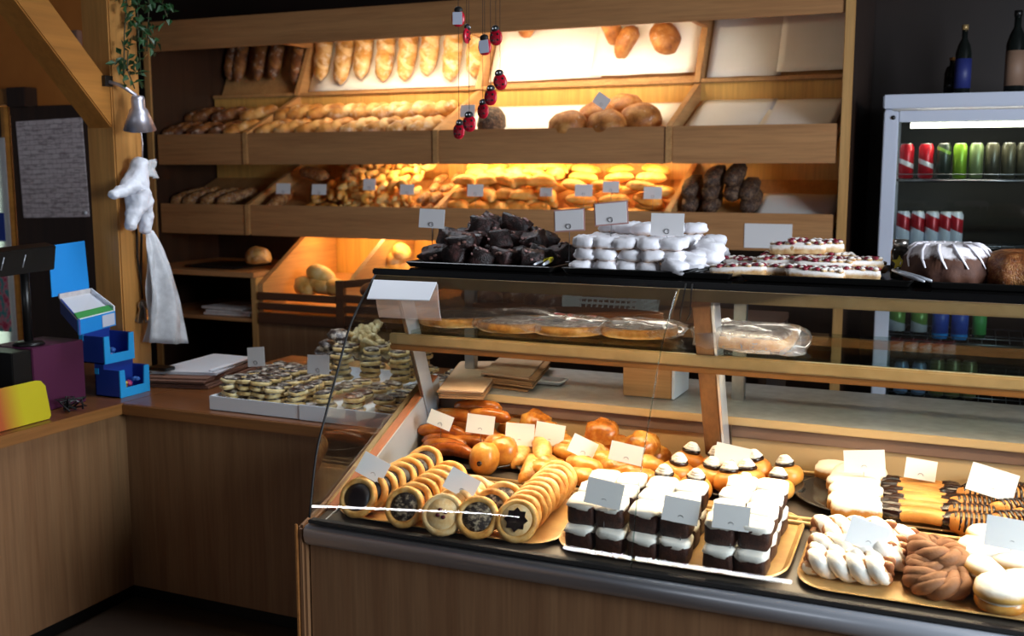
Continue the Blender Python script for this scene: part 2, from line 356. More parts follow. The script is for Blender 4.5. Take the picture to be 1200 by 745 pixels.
for (lb, lt) in (T1, T2):
    for a, b in BAYS:
        adopt(sh, box('front_board', a+.017, b-.017, 5.145, 5.165, lb, lt, 'shelfx'))
        adopt(sh, B().prism([(5.166, lb+.09), (5.166, lb+.112), (5.69, lb+.112+.524*SLOPE), (5.69, lb+.09+.524*SLOPE)], a+.016, b-.016).obj('tray_floor', 'shelfy', smooth=False))
        adopt(sh, box('back_board', a+.016, b-.016, 5.692, 5.71, lb+.3, lb+.425 if lb > 1.5 else lb+.70, 'back', bevel=0))
    for x in (X1, X2, X3):
        adopt(sh, B().prism([(5.135, lb), (5.135, lt), (5.70, lt+.252), (5.70, lb+.30)], x-.0165, x+.0165).obj('divider', 'shelfy', smooth=False, bevel=.003))
UA = Vector((0, .41, .91)).normalized()      # lean of the steep top tier
for a, b in BAYS:
    adopt(sh, box('bread_ledge', a+.016, b-.016, 5.675, 5.80, 2.098, 2.118, 'shelfy'))
    adopt(sh, B().prism([(5.765, 2.12), (5.782, 2.12), (5.96, 2.49), (5.943, 2.49)], a+.016, b-.016).obj('leaning_panel', 'shelfy', smooth=False))
for x in (X1, X2, X3):
    adopt(sh, B().prism([(5.66, 2.10), (5.775, 2.10), (5.95, 2.485), (5.28, 2.485), (5.28, 2.40), (5.81, 2.40)], x-.018, x+.018).obj('divider', 'shelfy', smooth=False, bevel=.003))
# low cabinet, bread bins and guard rail under the trays
adopt(sh, box('cabinet_top', XL, -3.77, 4.9, 5.69, 1.035, 1.065, 'shelfx'))
adopt(sh, box('cabinet_side', -3.80, -3.765, 4.91, 5.69, 0, 1.034, 'shelfz'))
adopt(sh, box('cabinet_shelf', XL, -3.80, 4.93, 5.69, .775, .795, 'shelfx'))
adopt(sh, box('cabinet_back', XL, -3.77, 5.70, 5.72, 0, 1.258, 'dark', bevel=0))
adopt(sh, box('bin_back', -3.765, X3, 5.70, 5.72, .5, 1.30, 'back', bevel=0))
adopt(sh, B().prism([(4.95, .80), (4.95, .82), (5.69, 1.0), (5.69, .98)], -3.765, X3).obj('bin_floor', 'shelfx', smooth=False))
for x, m in ((-3.745, 'shelfy'), (-3.188, 'shelfy'), (-2.45, 'shelfy')):
    adopt(sh, B().prism([(4.93, .80), (4.93, 1.0), (5.38, 1.257), (5.69, 1.257), (5.69, .95)], x-.015, x+.015).obj('bin_divider', m, smooth=False))
adopt(sh, box('base_panel', -3.765, X3, 4.925, 4.945, 0, .782, 'counter', bevel=0))
for z0, z1 in ((.915, .957), (.858, .897), (.782, .842)):
    adopt(sh, box('guard_rail', -3.75, -3.225, 4.90, 4.922, z0, z1, 'darkrail')); adopt(sh, box('guard_rail', -3.172, X3, 4.90, 4.922, z0+.01, z1+.01, 'darkrail'))
adopt(sh, box('guard_post', -3.224, -3.173, 4.895, 4.924, .782, 1.045, 'darkrail'))
adopt(sh, B().prism([(-3.172, 1.005), (-2.9, 1.035), (-2.6, 1.02), (-2.6, 1.06), (-2.9, 1.075), (-3.172, 1.045)], 4.90, 4.922, 1).obj('guard_rail', 'darkrail', smooth=False, bevel=.003))
adopt(sh, box('partition_post', X3-.03, X3+.03, 5.1, 5.2, 0, 1.257, 'shelfz'))
adopt(sh, box('partition_panel', X3-.012, X3+.012, 5.2, 5.69, 0, 1.257, 'shelfy'))
adopt(sh, box('low_back', X3, XR, 5.70, 5.72, 0, 1.35, 'dark', bevel=0))
# lamps of the shelf: slim tubes behind the boards, with their light
def shelf_lamp(x0, x1, y, z, ty, tzz, power, col, label):
    o = B().tube([(x0, y, z), (x1, y, z)], .008).obj('strip_lamp', glow('strip_glow', '#ffd9a0', 2.0)); tag(o, label, 'lamp')
    area('strip_light', ((x0+x1)/2, y, z-.016), ((x0+x1)/2, ty, tzz), x1-x0, .03, power, col)
shelf_lamp(-3.55, -1.60, 5.36, 2.41, 5.62, 2.0, 17, (1.0, .84, .58), 'slim lamp tube behind the top header board')
shelf_lamp(-3.15, -1.50, 5.36, 1.735, 5.50, 1.45, 11, (1.0, .66, .28), 'slim lamp tube under the upper bread trays')
shelf_lamp(-3.66, -2.80, 5.40, 1.36, 5.45, .95, 8, (1.0, .62, .22), 'slim lamp tube above the low bread bins')
# paper liners
def liner(pts, label):
    c = sum((Vector(p) for p in pts), Vector())/len(pts)
    def fn(u, v):
        a = Vector(pts[0]).lerp(Vector(pts[1]), u); b = Vector(pts[3]).lerp(Vector(pts[2]), u); p = a.lerp(b, v)-c
        return p+Vector((0, -.35, .8))*(.006*noise.noise(Vector((u*3+c.x*5, v*3, c.z))))
    tag(B().sheet(fn, 10, 8).obj('paper_liner', 'paper', loc=c, solid=.001), label, 'paper', 'white paper liners of the bread shelf')
def lin_tray(x0, x1, y0, y1, tier, label, sk=0): liner([(x0, y0, tz(tier, y0)+.008), (x1, y0, tz(tier, y0)+.008), (x1+sk, y1, tz(tier, y1)+.008), (x0+sk, y1, tz(tier, y1)+.008)], label)
def lin_top(x0, x1, label, d=0, e=0):
    f = lambda t, x: (x, 5.757+.18*t-d, 2.130+.37*t+e)
    liner([f(0, x0), f(0, x1), f(.96, x1), f(.96, x0)], label)
lin_top(X1+.03, X2-.03, 'white paper liner behind the standing golden loaves', 0, .0)
lin_top(X2+.03, X2+.72, 'white paper liner on the top tier beside the standing loaves', 0, .02); lin_top(X2+.66, X3-.03, 'white paper liner behind the flat round loaves on the top tier', .008, .03)
lin_top(X3+.03, X3+.42, 'bare white paper liner on the top tier next to the round loaves', 0, .0); lin_top(X3+.40, XR-.03, 'bare white paper liner on the top tier at the shelf end', .006, .015)
lin_tray(X2+.03, X3-.03, 5.2, 5.64, 1, 'white paper liner under the dark round loaves in the upper tray')
lin_tray(X3+.03, X3+.42, 5.18, 5.66, 1, 'empty white paper liner in the upper tray next to the round loaves', .01); lin_tray(X3+.40, XR-.05, 5.18, 5.64, 1, 'empty white paper liner in the upper tray at the shelf end', .015)
lin_tray(X3+.40, XR-.03, 5.25, 5.5, 2, 'white paper liner beside the seeded rye loaves')
# ================================================================== COUNTERS AND POST
ct = thing('service_counter', 'L-shaped wooden shop counter with reddish brown top', 'counter', (-2.9, 3.0, 0))
adopt(ct, box('counter_top', -2.95, -1.73, 2.97, 4.1, .745, .78, 'countertop', bevel=.006))
adopt(ct, box('counter_top', -3.85, -2.905, 1.2, 3.6, .746, .781, 'countertop', bevel=.006))
adopt(ct, box('edge_strip', -2.905, -2.895, 1.2, 2.97, .742, .782, 'counteredge'), box('edge_strip', -2.895, -1.73, 2.958, 2.969, .742, .781, wood('counter_edge_x', '#84522c', '#94602f', 0, 18)))
adopt(ct, box('front_panel', -2.94, -2.92, 1.2, 3.02, .06, .742, 'counter', bevel=0), box('front_panel', -2.92, -1.73, 3.0, 3.02, .06, .742, 'counter', bevel=0))
adopt(ct, box('kick_board', -2.97, -2.95, 1.2, 3.05, 0, .06, 'black', bevel=0), box('kick_board', -2.95, -1.73, 3.03, 3.05, 0, .06, 'black', bevel=0))
po = thing('timber_frame', 'timber post with diagonal brace standing on the counter corner', 'post', (-3.17, 3.275, .781))
adopt(po, box('post', -3.24, -3.10, 3.2, 3.35, .783, 2.79, 'post', bevel=.006))
adopt(po, B().prism([(3.199, 1.80), (3.199, 1.97), (2.38, 2.79), (2.21, 2.79)], -3.225, -3.105).obj('brace', 'brace', smooth=False, bevel=.005))
# ================================================================== DISPLAY CASE
DK0 = Vector((0, 2.42, .662)); DKN = Vector((0, -.145, 1)).normalized()
def dz(y): return .662+(y-2.42)*.145
def PD(px, py, h=0): return PL(px, py, DK0+Vector((0, 0, h)), DKN)
CXL, CXR = -1.69, 1.25
GP = [(2.413, .675), (2.452, .841), (2.50, .94), (2.569, 1.061), (2.653, 1.20), (2.79, 1.325)]     # profile of the curved front glass
dc = thing('display_case', 'long bakery display case with curved glass front and wooden base', 'display case', (-.2, 2.8, 0))
adopt(dc, box('front_panel', CXL, CXR, 2.41, 2.43, .26, .60, 'counter', bevel=0))
adopt(dc, box('plinth', CXL+.02, CXR, 2.46, 3.5, 0, .258, 'black', bevel=0))
adopt(dc, B().prism([(2.39, .26), (2.39, .655), (2.55, .70), (3.13, .94), (3.13, .26)], CXL-.03, CXL-.005).obj('end_panel', 'counter', smooth=False, bevel=.008))
adopt(dc, box('edge_strip', CXL-.034, CXL-.026, 2.384, 2.392, .262, .66, 'counteredge'))
adopt(dc, B().prism([(2.432, .6), (2.4, .602), (2.39, .612), (2.384, .63), (2.386, .648), (2.395, .658), (2.432, .662)], CXL-.004, CXR).obj('bumper_rail', 'steel', smooth=True))
adopt(dc, box('glass_channel', CXL, CXR, 2.402, 2.43, .662, .672, 'rubber'))
adopt(dc, B().prism([(2.432, .60), (2.432, dz(2.432)), (3.14, dz(3.14)), (3.14, .60)], CXL+.005, CXR).obj('deck', 'deck', smooth=False))
for y, x0, x1 in ((2.775, CXL+.03, CXR), (2.80, CXL+.03, CXR), (3.10, CXL+.03, CXR)):
    adopt(dc, B().tube([(x0, y, dz(y)+.010), (x1, y, dz(y)+.010)], .008).obj('deck_rail', 'brass'))
adopt(dc, B().prism([(2.44, .665), (2.50, .678), (3.13, .955), (3.13, dz(3.13)), (2.44, dz(2.44))], CXL+.03, CXL+.034).obj('end_lining', 'lining', smooth=False))
adopt(dc, B().prism([(2.50, .655), (2.50, .682), (3.13, .958), (3.13, .93)], CXL+.0, CXL+.029).obj('end_rim', 'orange', smooth=False, bevel=.002))
adopt(dc, B().prism([(2.50, .65), (2.50, .675), (3.13, .951), (3.13, .925)], CXL-.028, CXL-.006).obj('end_rim', 'brass', smooth=False, bevel=.002))
s_ = B().tube([(0, 0, 0), (.006, 0, 0)], [.010, .007], 10).obj('screw', 'wire', loc=(CXL+.03, 2.73, .763)); adopt(dc, s_)
adopt(dc, box('rear_panel', CXL+.03, CXR, 3.145, 3.16, dz(3.14), .845, 'tan', bevel=0))
adopt(dc, box('ledge_shade_band', CXL+.03, CXR, 3.135, 3.16, .846, .885, 'under', bevel=.002))  # darker strip puts the shade under the worktop into colour
adopt(dc, box('rear_panel_frame', -.685, -.665, 3.132, 3.144, dz(3.14), .885, 'steelb'))
adopt(dc, box('worktop', CXL-.02, CXR, 3.135, 3.66, .887, .908, 'ledge', bevel=.002))
adopt(dc, box('worktop_edge', CXL-.02, CXR, 3.122, 3.134, .885, .909, 'ledgeedge'))
adopt(dc, box('rear_base', CXL, CXR, 3.60, 3.62, 0, .885, 'counter', bevel=0))
# middle shelf and top
adopt(dc, box('middle_shelf', CXL-.03, CXR, 2.93, 3.40, 1.128, 1.138, 'glassg', bevel=0))
adopt(dc, box('middle_rail', CXL-.03, CXR, 2.912, 2.945, 1.094, 1.127, 'brass', bevel=.004)); adopt(dc, box('middle_rail', CXL-.03, CXR, 2.916, 2.955, 1.075, 1.093, 'bronze', bevel=.004))
adopt(dc, box('middle_rail', CXL-.03, CXR, 3.38, 3.41, 1.10, 1.127, 'bronze', bevel=.004))
adopt(dc, box('top_slab', CXL-.02, CXR, 2.80, 3.45, 1.325, 1.345, 'blackg', bevel=.004))
adopt(dc, box('top_rail', CXL-.02, CXR, 2.805, 2.84, 1.291, 1.324, 'brass', bevel=.004)); adopt(dc, box('top_rail', CXL-.02, CXR, 3.40, 3.44, 1.285, 1.324, 'bronze', bevel=.004))
for x, n in ((CXL+.03, 0), (-.70, 1), (.35, 2)):
    adopt(dc, B().prism([(2.85, 1.29), (2.93, 1.29), (3.128, .80), (3.06, .80)], x-(.006 if n == 0 else .026), x+(.006 if n == 0 else .026)).obj('post', 'steelb' if n == 0 else 'postd', smooth=False, bevel=.003))
    adopt(dc, B().prism([(2.85, 1.29), (2.93, 1.29), (3.128, .80), (3.06, .80)], x+(.007 if n == 0 else .027), x+(.010 if n == 0 else .034)).obj('post_trim', 'steel', smooth=False))
    adopt(dc, box('rear_post', x-.02, x+.02, 3.37, 3.40, .908, 1.10, 'steelb'))
    adopt(dc, box('rear_post', x-.02, x+.02, 3.37, 3.40, 1.138, 1.284, 'steelb'))
ds = lambda pts, t: [(y+t*.9, z-t*.35) for y, z in pts]
def smoothp(p, k=4):
    o = []
    for i in range(len(p)-1):
        a, b, c, d = p[max(i-1, 0)], p[i], p[i+1], p[min(i+2, len(p)-1)]
        for j in range(k):
            t = j/k; o.append(tuple(.5*((2*b[q])+(c[q]-a[q])*t+(2*a[q]-5*b[q]+4*c[q]-d[q])*t*t+(3*b[q]-a[q]-3*c[q]+d[q])*t**3) for q in (0, 1)))
    return o+[p[-1]]
GPS = smoothp(GP)
for a, b in ((CXL, -.748), (-.742, .30), (.306, CXR)):
    o = B(); n = len(GPS)
    for i in range(n-1): pass
    o.add([(x, y, z) for x in (a, b) for y, z in GPS], [(i, i+1, n+i+1, n+i) for i in range(n-1)])
    adopt(dc, o.obj('front_glass', 'glass'))
    adopt(dc, B().tube([(b, y-.002, z) for y, z in GPS], .0022, 5).obj('glass_seam', 'glassg'))
adopt(dc, B().tube([(CXL-.002, y, z) for y, z in GPS], .0035, 5).obj('glass_edge', 'rubber'))
o = B(); pts = GPS+[(2.86, 1.255), (3.10, .95), (2.51, .69)]; o.add([(CXL-.001, y, z) for y, z in pts], [tuple(range(len(pts)))]); adopt(dc, o.obj('end_glass', 'eglass'))
# lamp inside the case, under the middle shelf rail
adopt(dc, B().tube([(CXL+.08, 2.985, 1.10), (CXR-.1, 2.985, 1.10)], .009).obj('case_lamp', 'led'))
area('case_light', (-.2, 2.985, 1.085), (-.2, 2.94, .68), 2.7, .05, 6, (1.0, .78, .50), 2.3)
adopt(dc, B().tube([(CXL+.08, 2.862, 1.312), (CXR-.1, 2.862, 1.312)], .009).obj('case_lamp', 'led'))
area('case_top_light', (-.2, 2.862, 1.298), (-.2, 2.56, .68), 2.7, .04, 17, (1.0, .80, .54), 1.75)
adopt(dc, B().tube([(CXL+.08, 3.385, 1.312), (CXR-.1, 3.385, 1.312)], .009).obj('case_lamp', 'led'))  # invented hidden tube that goes with the rear fill
area('shelf_rear_fill', (-.2, 3.37, 1.30), (-.2, 3.02, 1.14), 2.7, .04, 3.5, (1.0, .92, .82))  # added fill to brighten the tarts on the middle shelf
# ================================================================== FRIDGE
fr = thing('drinks_fridge', 'white glass-door drinks fridge with a lit tube inside', 'fridge', (-.07, 5.3, 0))
FX0, FX1 = -.443, .29
adopt(fr, box('side_wall', FX0, FX0+.03, 5.14, 5.75, 0, 1.91, 'fridge'), box('side_wall', FX1-.03, FX1, 5.14, 5.75, 0, 1.91, 'fridge'))
adopt(fr, box('back_wall', FX0+.03, FX1-.03, 5.72, 5.75, 0, 1.91, 'fridgein', bevel=0))
adopt(fr, box('head_panel', FX0-.005, FX1+.005, 5.09, 5.75, 1.912, 1.972, 'fridge', bevel=.006))
for n_, a in (('door_frame', (FX0, FX0+.062, 0.08, 1.90)), ('door_frame', (FX1-.062, FX1, .08, 1.90)), ('door_frame', (FX0+.062, FX1-.062, 1.852, 1.90)), ('door_frame', (FX0+.062, FX1-.062, .08, .16))):
    adopt(fr, box(n_, a[0], a[1], 5.10, 5.138, a[2], a[3], 'fridge', bevel=.004))
adopt(fr, box('door_glass', FX0+.062, FX1-.062, 5.115, 5.12, .16, 1.852, 'fglass', bevel=0))
adopt(fr, B().tube([(0, 0, 0), (0, -.006, 0)], .010, 10).obj('lock', 'black', loc=(FX0+.04, 5.10, 1.872)))
adopt(fr, B().tube([(FX0+.11, 5.165, 1.838), (FX1-.11, 5.165, 1.838)], .012).obj('light_tube', 'fled'))
area('fridge_light', (-.07, 5.2, 1.82), (-.07, 5.5, 1.2), .45, .03, 2.2, (1.0, .93, .75))
FS = (1.60, 1.285, .87, .60)
for z in FS:
    o = B()
    for k in range(12): o.tube([(FX0+.05+k*.058, 5.18, z-.004), (FX0+.05+k*.058, 5.70, z-.004)], .002, 4)
    for y in (5.17, 5.45, 5.70): o.tube([(FX0+.035, y, z-.006), (FX1-.035, y, z-.006)], .004, 6)
    o.tube([(FX0+.035, 5.168, z+.022), (FX1-.035, 5.168, z+.022)], .002, 4)
    adopt(fr, o.obj('wire_shelf', 'wire'))
for x in (FX0+.033, FX1-.045):
    o = B()
    for k in range(22): o.box(x, x+.012, 5.16, 5.175, .5+k*.055, .53+k*.055)
    adopt(fr, stuff(o.obj('shelf_notches', 'rubber' if x < 0 else 'tan', smooth=False)))
# ================================================================== BREAD
def loaf_mesh(name, mat, l, w, h, seed=0, p=3.4, bend=0, nu=12, nl=14, slashes=0):
    b = B(); v = []
    for j in range(nl+1):
        t = -1+2*j/nl; k = max(0.0, 1-abs(t)**p)**.5; k = max(k, .04)
        for i in range(nu):
            a = 2*PI*i/nu; x, z = math.cos(a), math.sin(a)
            if z < -.55: z = -.55
            n_ = 1+.09*noise.noise(Vector((x*1.5+seed*5, t*3, z*1.5)))
            if slashes and z > .3: n_ += .07*math.sin((t*slashes+x*.35)*PI*2)
            v.append((x*w/2*k*n_+bend*(1-t*t)*l, t*l/2, z*h/2*k*n_+(.0 if k > .5 else -.1*h*(1-k))))
    f = [(j*nu+i, j*nu+(i+1) % nu, (j+1)*nu+(i+1) % nu, (j+1)*nu+i) for j in range(nl) for i in range(nu)]
    f += [tuple(range(nu))[::-1], tuple(nl*nu+i for i in range(nu))]
    o = b.add(v, f).obj(name, mat); o['category'] = 'bread'; return o
LEAN = Vector((0, .434, .901)); LN = Vector((0, -.901, .434)); LP = Vector((0, 5.76, 2.121)); AX = math.atan2(.901, .434)
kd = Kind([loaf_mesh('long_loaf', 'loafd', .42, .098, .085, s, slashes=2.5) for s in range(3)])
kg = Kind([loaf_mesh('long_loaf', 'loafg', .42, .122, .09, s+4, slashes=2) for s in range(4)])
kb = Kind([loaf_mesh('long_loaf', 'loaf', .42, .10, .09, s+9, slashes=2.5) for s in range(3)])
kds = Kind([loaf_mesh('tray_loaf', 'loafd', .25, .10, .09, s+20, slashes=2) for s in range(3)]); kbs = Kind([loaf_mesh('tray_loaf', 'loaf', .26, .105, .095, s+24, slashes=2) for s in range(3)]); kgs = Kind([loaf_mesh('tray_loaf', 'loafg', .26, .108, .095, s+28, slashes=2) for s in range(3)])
up = [(251, 93), (274, 95), (297, 94), (316, 92), (341, 98), (371, 93), (395, 97), (418, 91), (444, 94), (470, 93), (496, 87), (523, 94), (551, 88)]
for i, (px, yb) in enumerate(up):
    p = PL(px, yb, LP+LN*.048, LN)+LEAN*.20; p.x = max(p.x, XL+.06)
    if px < 345: lab = f'{ORD[i]} shade-darkened loaf standing in the dim end bay, counted from the timber post'
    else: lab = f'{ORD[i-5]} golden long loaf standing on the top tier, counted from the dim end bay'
    (kd if px < 345 else kg).put(p, tilt(AX+J(.02), .12+J(.03), 0, J(.1)), lab, 'long loaves standing on the top tier')  # dark crust puts the end bay's shade into these loaves' colour
for row, (xs, dzz, dyy, yb, yl) in enumerate((([194, 218, 241, 265, 291, 318, 343, 368, 394, 421, 449, 477, 503], 0, 0, 143, 5.27), ([200, 224, 246, 270, 305, 331, 357, 382, 408, 433, 460, 488, 514], .012, .17, 122, 5.48))):
    for i, px in enumerate(xs):
        x = P(px, yb, 1, yl).x; x = max(x, XL+.10)
        if X1-.10 < x < X1+.11: x = X1+.115 if x > X1 else X1-.105
        if x > X2-.12: x = X2-.12
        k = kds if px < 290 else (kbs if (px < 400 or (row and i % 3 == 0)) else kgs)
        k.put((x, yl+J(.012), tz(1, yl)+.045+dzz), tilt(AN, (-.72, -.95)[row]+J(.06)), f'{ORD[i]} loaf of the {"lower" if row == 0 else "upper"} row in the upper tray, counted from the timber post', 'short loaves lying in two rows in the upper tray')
for k in (kds, kgs, kbs): k.done()
for k in (kd, kg, kb): k.done()
def blob_obj(name, mat, rx, ry, rz, cat, **k):
    o = B().blob(rx, ry, rz, **k).obj(name, mat); o['category'] = cat; return o
kr = Kind([blob_obj('round_loaf', 'round', .098, .098, .062, 'bread', nu=18, nv=12, flat=.6, jit=.10, seed=s) for s in range(3)])
for px, py, o, lab in ((735, 50, .05, 'round brown loaf lying flat on the top tier, lowest of a leaning pair'), (714, 33, .10, 'round brown loaf on the top tier, lying over its neighbour'), (780, 45, .05, 'single round brown loaf on the top tier beside the divider'), (622, 26, .05, 'round loaf mostly hidden behind the header board, next to the standing loaves')):
    kr.put(PL(px, py, LP+LN*o, LN), (AX, 0, J(2)), lab, 'round loaves on the top tier')
kr2 = Kind([blob_obj('round_loaf', 'round', .105, .105, .075, 'bread', nu=18, nv=12, flat=.55, jit=.10, seed=s+5) for s in range(3)]+[blob_obj('round_loaf', 'rye', .075, .10, .085, 'bread', nu=16, nv=11, flat=.6, jit=.1, seed=3)])
for px, py, y, o, i, lab in ((666, 139, 5.24, .03, 0, 'round loaf low in the upper tray, in front beside the card'), (700, 126, 5.36, .06, 1, 'dark round loaf carrying a slanted price card in the upper tray'), (712, 141, 5.24, .02, 2, 'pale topped round loaf just behind the front board of the upper tray'), (752, 130, 5.32, .05, 0, 'round loaf lying alone near the divider of the upper tray'), (730, 127, 5.46, .05, 1, 'round loaf half hidden at the back of the upper tray'), (576, 134, 5.30, .06, 3, 'dark seeded loaf next to the divider of the upper tray')):
    kr2.put((P(px, py, 1, y).x, y, tz(1, y)+.05), (AN, 0, J(.4)), lab, None, i)
kr.done(); kr2.done()
ks = Kind([loaf_mesh('seeded_baguette', 'seeded', .27, .09, .08, s, slashes=2) for s in range(2)])
for i, px in enumerate((196, 215, 235, 256, 276)):
    x = max(P(px, 228, 1, 5.3).x, XL+.11); ks.put((x, 5.32, tz(2, 5.32)+.04), tilt(AN, -.75+J(.08)), f'{ORD[i]} seeded baguette in the dim lower bay, counted from the timber post', 'seeded baguettes in the lower tray')
for x, y, z, r, lab in ((-3.86, 5.3, .035, 0, 'seeded baguette lying next to the divider of the lower tray'), (-3.74, 5.48, .11, 1.2, 'dark seeded loaf lying across the back of the lower tray'), (-3.50, 5.52, .11, .3, 'brown seeded loaf leaning at the back of the lower tray beside the yellow wall')):
    ks.put((x, y, tz(2, y)+z), tilt(AN, r), lab, 'seeded baguettes in the lower tray')
ks.done()
LAY = ('bottom', 'middle', 'top', 'highest', 'crowning')
def heap(kind, xa, xb, dx, dy, dh, label, group, tier=2, y0=5.22, y1=5.60, layers=2, rotz=0, rj=.5, grow=.5, extra=0):
    for L in range(layers):
        y = y0+L*dy*grow; k = 0
        while y < y1+1e-6:
            n = max(1, int((xb-xa)/dx)); off = (L % 2)*.5+(k % 2)*.25
            for i in range(n):
                x = xa+(i+.5)*(xb-xa)/n+(off-.3)*dx*.6
                if xa < x < xb and not (L < layers-1 and k > 1): kind.put((x+J(dx*.08), y+J(dy*.1), tz(tier, y)+dh*.5+L*dh*.95), tilt(AN+J(.12), rotz+J(rj), J(.15)), f'{label}, {ORD[i]} from its post-side end, {ORD[k]} row back, {LAY[L]} layer', group)
            y += dy; k += 1
kt = Kind([loaf_mesh('twisted_roll', 'puff', .12, .06, .05, s, bend=.12, slashes=3) for s in range(3)])
heap(kt, -3.66, -3.46, .075, .12, .05, 'small flaky roll', 'flaky rolls heaped in the lower tray', layers=2, rotz=.3)
def curl(mat, s):
    b = B(); path = [Vector((.03*math.cos(a), .012*a/2-.03, .024*math.sin(a))) for a in [q*.5 for q in range(15)]]
    b.tube(path, lambda t: .010+.012*math.sin(PI*min(1, t+.1)), 7)
    o = b.obj('curled_roll', mat); o['category'] = 'bread'; return o
kc = Kind([curl('roll2', 0), curl('roll', 1), loaf_mesh('curled_roll', 'roll2', .10, .05, .045, 2, bend=.2)])
heap(kc, -3.44, -2.95, .075, .085, .05, 'pale curled roll', 'curled rolls heaped in the lower tray', layers=3, rj=1.2)
kse = Kind([loaf_mesh('seeded_roll', 'seeded', .12, .05, .045, s) for s in range(2)])
heap(kse, -2.94, -2.765, .065, .12, .045, 'slim seeded brown roll', 'seeded rolls against the divider', layers=2, rotz=-.1, rj=.25)
kcr = Kind([loaf_mesh('crescent_roll', 'roll', .175, .085, .07, s, p=1.9, bend=.20, slashes=2.5) for s in range(3)])
heap(kcr, -2.68, -2.10, .115, .085, .058, 'golden crescent roll', 'crescent rolls heaped in the lower tray', layers=3, y1=5.62, rotz=1.2, rj=.7)
kov = Kind([loaf_mesh('oval_roll', 'roll', .17, .085, .05, s+5, p=2.2, slashes=4) for s in range(3)])
heap(kov, -2.06, -1.50, .17, .10, .05, 'flat oval golden roll', 'oval rolls heaped in the lower tray', layers=3, y1=5.58, rotz=1.45, rj=.25)
for k in (kt, kc, kse, kcr, kov): k.done()
kry = Kind([blob_obj('rye_loaf', 'rye', .046, .10, .042, 'bread', nu=12, nv=9, e=.75, jit=.15, seed=s) for s in range(3)])
for i, (px, py) in enumerate(((806, 236), (806, 219), (830, 237), (831, 221), (833, 207), (856, 222), (857, 205), (876, 237), (874, 222))):
    p = P(px, py, 1, 5.22); p.z = max(p.z, tz(2, 5.3)+.03); p.y = 5.31; kry.put(p, (AN, 0, J(.1)), f'{ORD[i]} small dark seeded rye loaf stacked past the golden rolls, counted from the divider upward', 'rye loaves stacked in the end bay')
kry.done()
kbn = Kind([loaf_mesh('bin_roll', 'roll2', .15, .09, .075, s+2, p=2.2) for s in range(2)])
for i, (px, py) in enumerate(((358, 336), (378, 336), (394, 338), (376, 322))):
    kbn.put(P(px, py, 1, 5.12+.03*(i == 3)), (.24, 0, 1.0+J(.4)), ('pale roll in the open bread bin, topmost of the little heap' if i == 3 else f'{ORD[i]} pale roll lying in the open bread bin, counted from its side board'), 'pale rolls in the open bread bin', scale=1.45)
for i, (px, py) in enumerate(((452, 312), (463, 303), (470, 296))):
    kbn.put(P(px, py, 1, 5.42), (.24, 0, .6), f'{ORD[i]} roll in the bin behind the chocolate cake, counted upward', 'rolls in the second bread bin', scale=1.3)
kbn.done()
o = loaf_mesh('cut_loaf', 'loaf', .16, .13, .13, 3); o.location = (-3.90, 5.12, 1.13); o.rotation_euler = (0, 0, 1.3); o['label'] = 'cut end of a brown loaf on the low cabinet top'
tag(box('black_tray', -4.35, -3.98, 5.0, 5.35, 1.067, 1.082, 'black'), 'flat black tray lying on the low cabinet top', 'tray')
kp = Kind([tag(box('folded_bag', -.16, .16, -.14, .14, -.007, .007, 'news'), '', 'bag')])
for i in range(3): kp.put((-4.05+J(.02), 5.12, .803+.016*i), (0, 0, J(.15)), f'{ORD[i]} folded bag from the bottom of the stack inside the low cabinet', 'folded bags in the cabinet')
# ================================================================== PRICE CARDS
def card(px, py, y, zb, wpx, hpx, label, roll=0, yaw=0, tilt=-.12, stand=True, mat='card', group='price cards', sleeve=False, fw=0):
    c = P(px, py, 1, y); d = (Vector((c.x, c.y, c.z))-cam.location).length
    w_, h_ = wpx*d/F/math.cos(YAW*.6), hpx*d/F
    zb = min(zb, c.z-h_*.5)
    t = thing('price_card', label, 'price card', (c.x, c.y, zb), (0, 0, yaw), group)
    b = B().box(-w_/2, w_/2, -.0006, .0006, -h_/2, h_/2).obj('card', mat, t, (0, 0, c.z-zb), (tilt, roll, 0), smooth=False)
    if sleeve: B().box(-w_/2-.004, w_/2+.004, .0012, .0022, -h_/2-.004, h_/2+.004).obj('sleeve', 'pinkr' if sleeve == 2 else 'white', b, smooth=False)
    if stand:
        q = B(); zc = c.z-zb-h_*.30
        q.tube([(.007*math.sin(a), -.004, zc+.007*math.cos(a)) for a in [PI*2*k/12 for k in range(12)]], .0009, 5, closed=True)
        q.tube([(0, -.003, zc-.008), (0, .003, zc-h_*.3), (0, 0, .001)], .0010, 5); q.tube([(.012, 0, .001), (-.012, 0, .001)], .0012, 5)
        q.obj('wire_stand', 'wire', t)
    return t
for i, (px, py, w_, h_) in enumerate(((332, 221, 19, 12), (374, 222, 19, 12), (433, 216, 16, 13), (477, 222, 18, 12))):
    card(px, py, 5.205, tz(2, 5.2)+.04, w_, h_, f'{ORD[i]} price card in the lower tray bay of curled rolls, counted from the timber post', group='price cards in the bread trays', stand=True)
for i, (px, py, w_, h_, m) in enumerate(((557, 223, 20, 14, 'card'), (640, 225, 15, 10, 'news'), (684, 223, 21, 14, 'card'), (716, 219, 19, 13, 'card'), (765, 226, 21, 14, 'card'))):
    card(px, py, 5.205, tz(2, 5.2)+.04, w_, h_, f'{ORD[i]} price card in the heap of crescent and oval rolls, counted from the divider', group='price cards in the bread trays', mat=m)
card(705, 118, 5.24, tz(1, 5.24)+.06, 17, 14, 'price card leaning on the dark round loaf of the upper tray', roll=.6, group='price cards in the bread trays')
card(548, 130, 5.24, tz(1, 5.24)+.02, 18, 14, 'price card beside the dark seeded loaf at the upper tray divider', group='price cards in the bread trays')
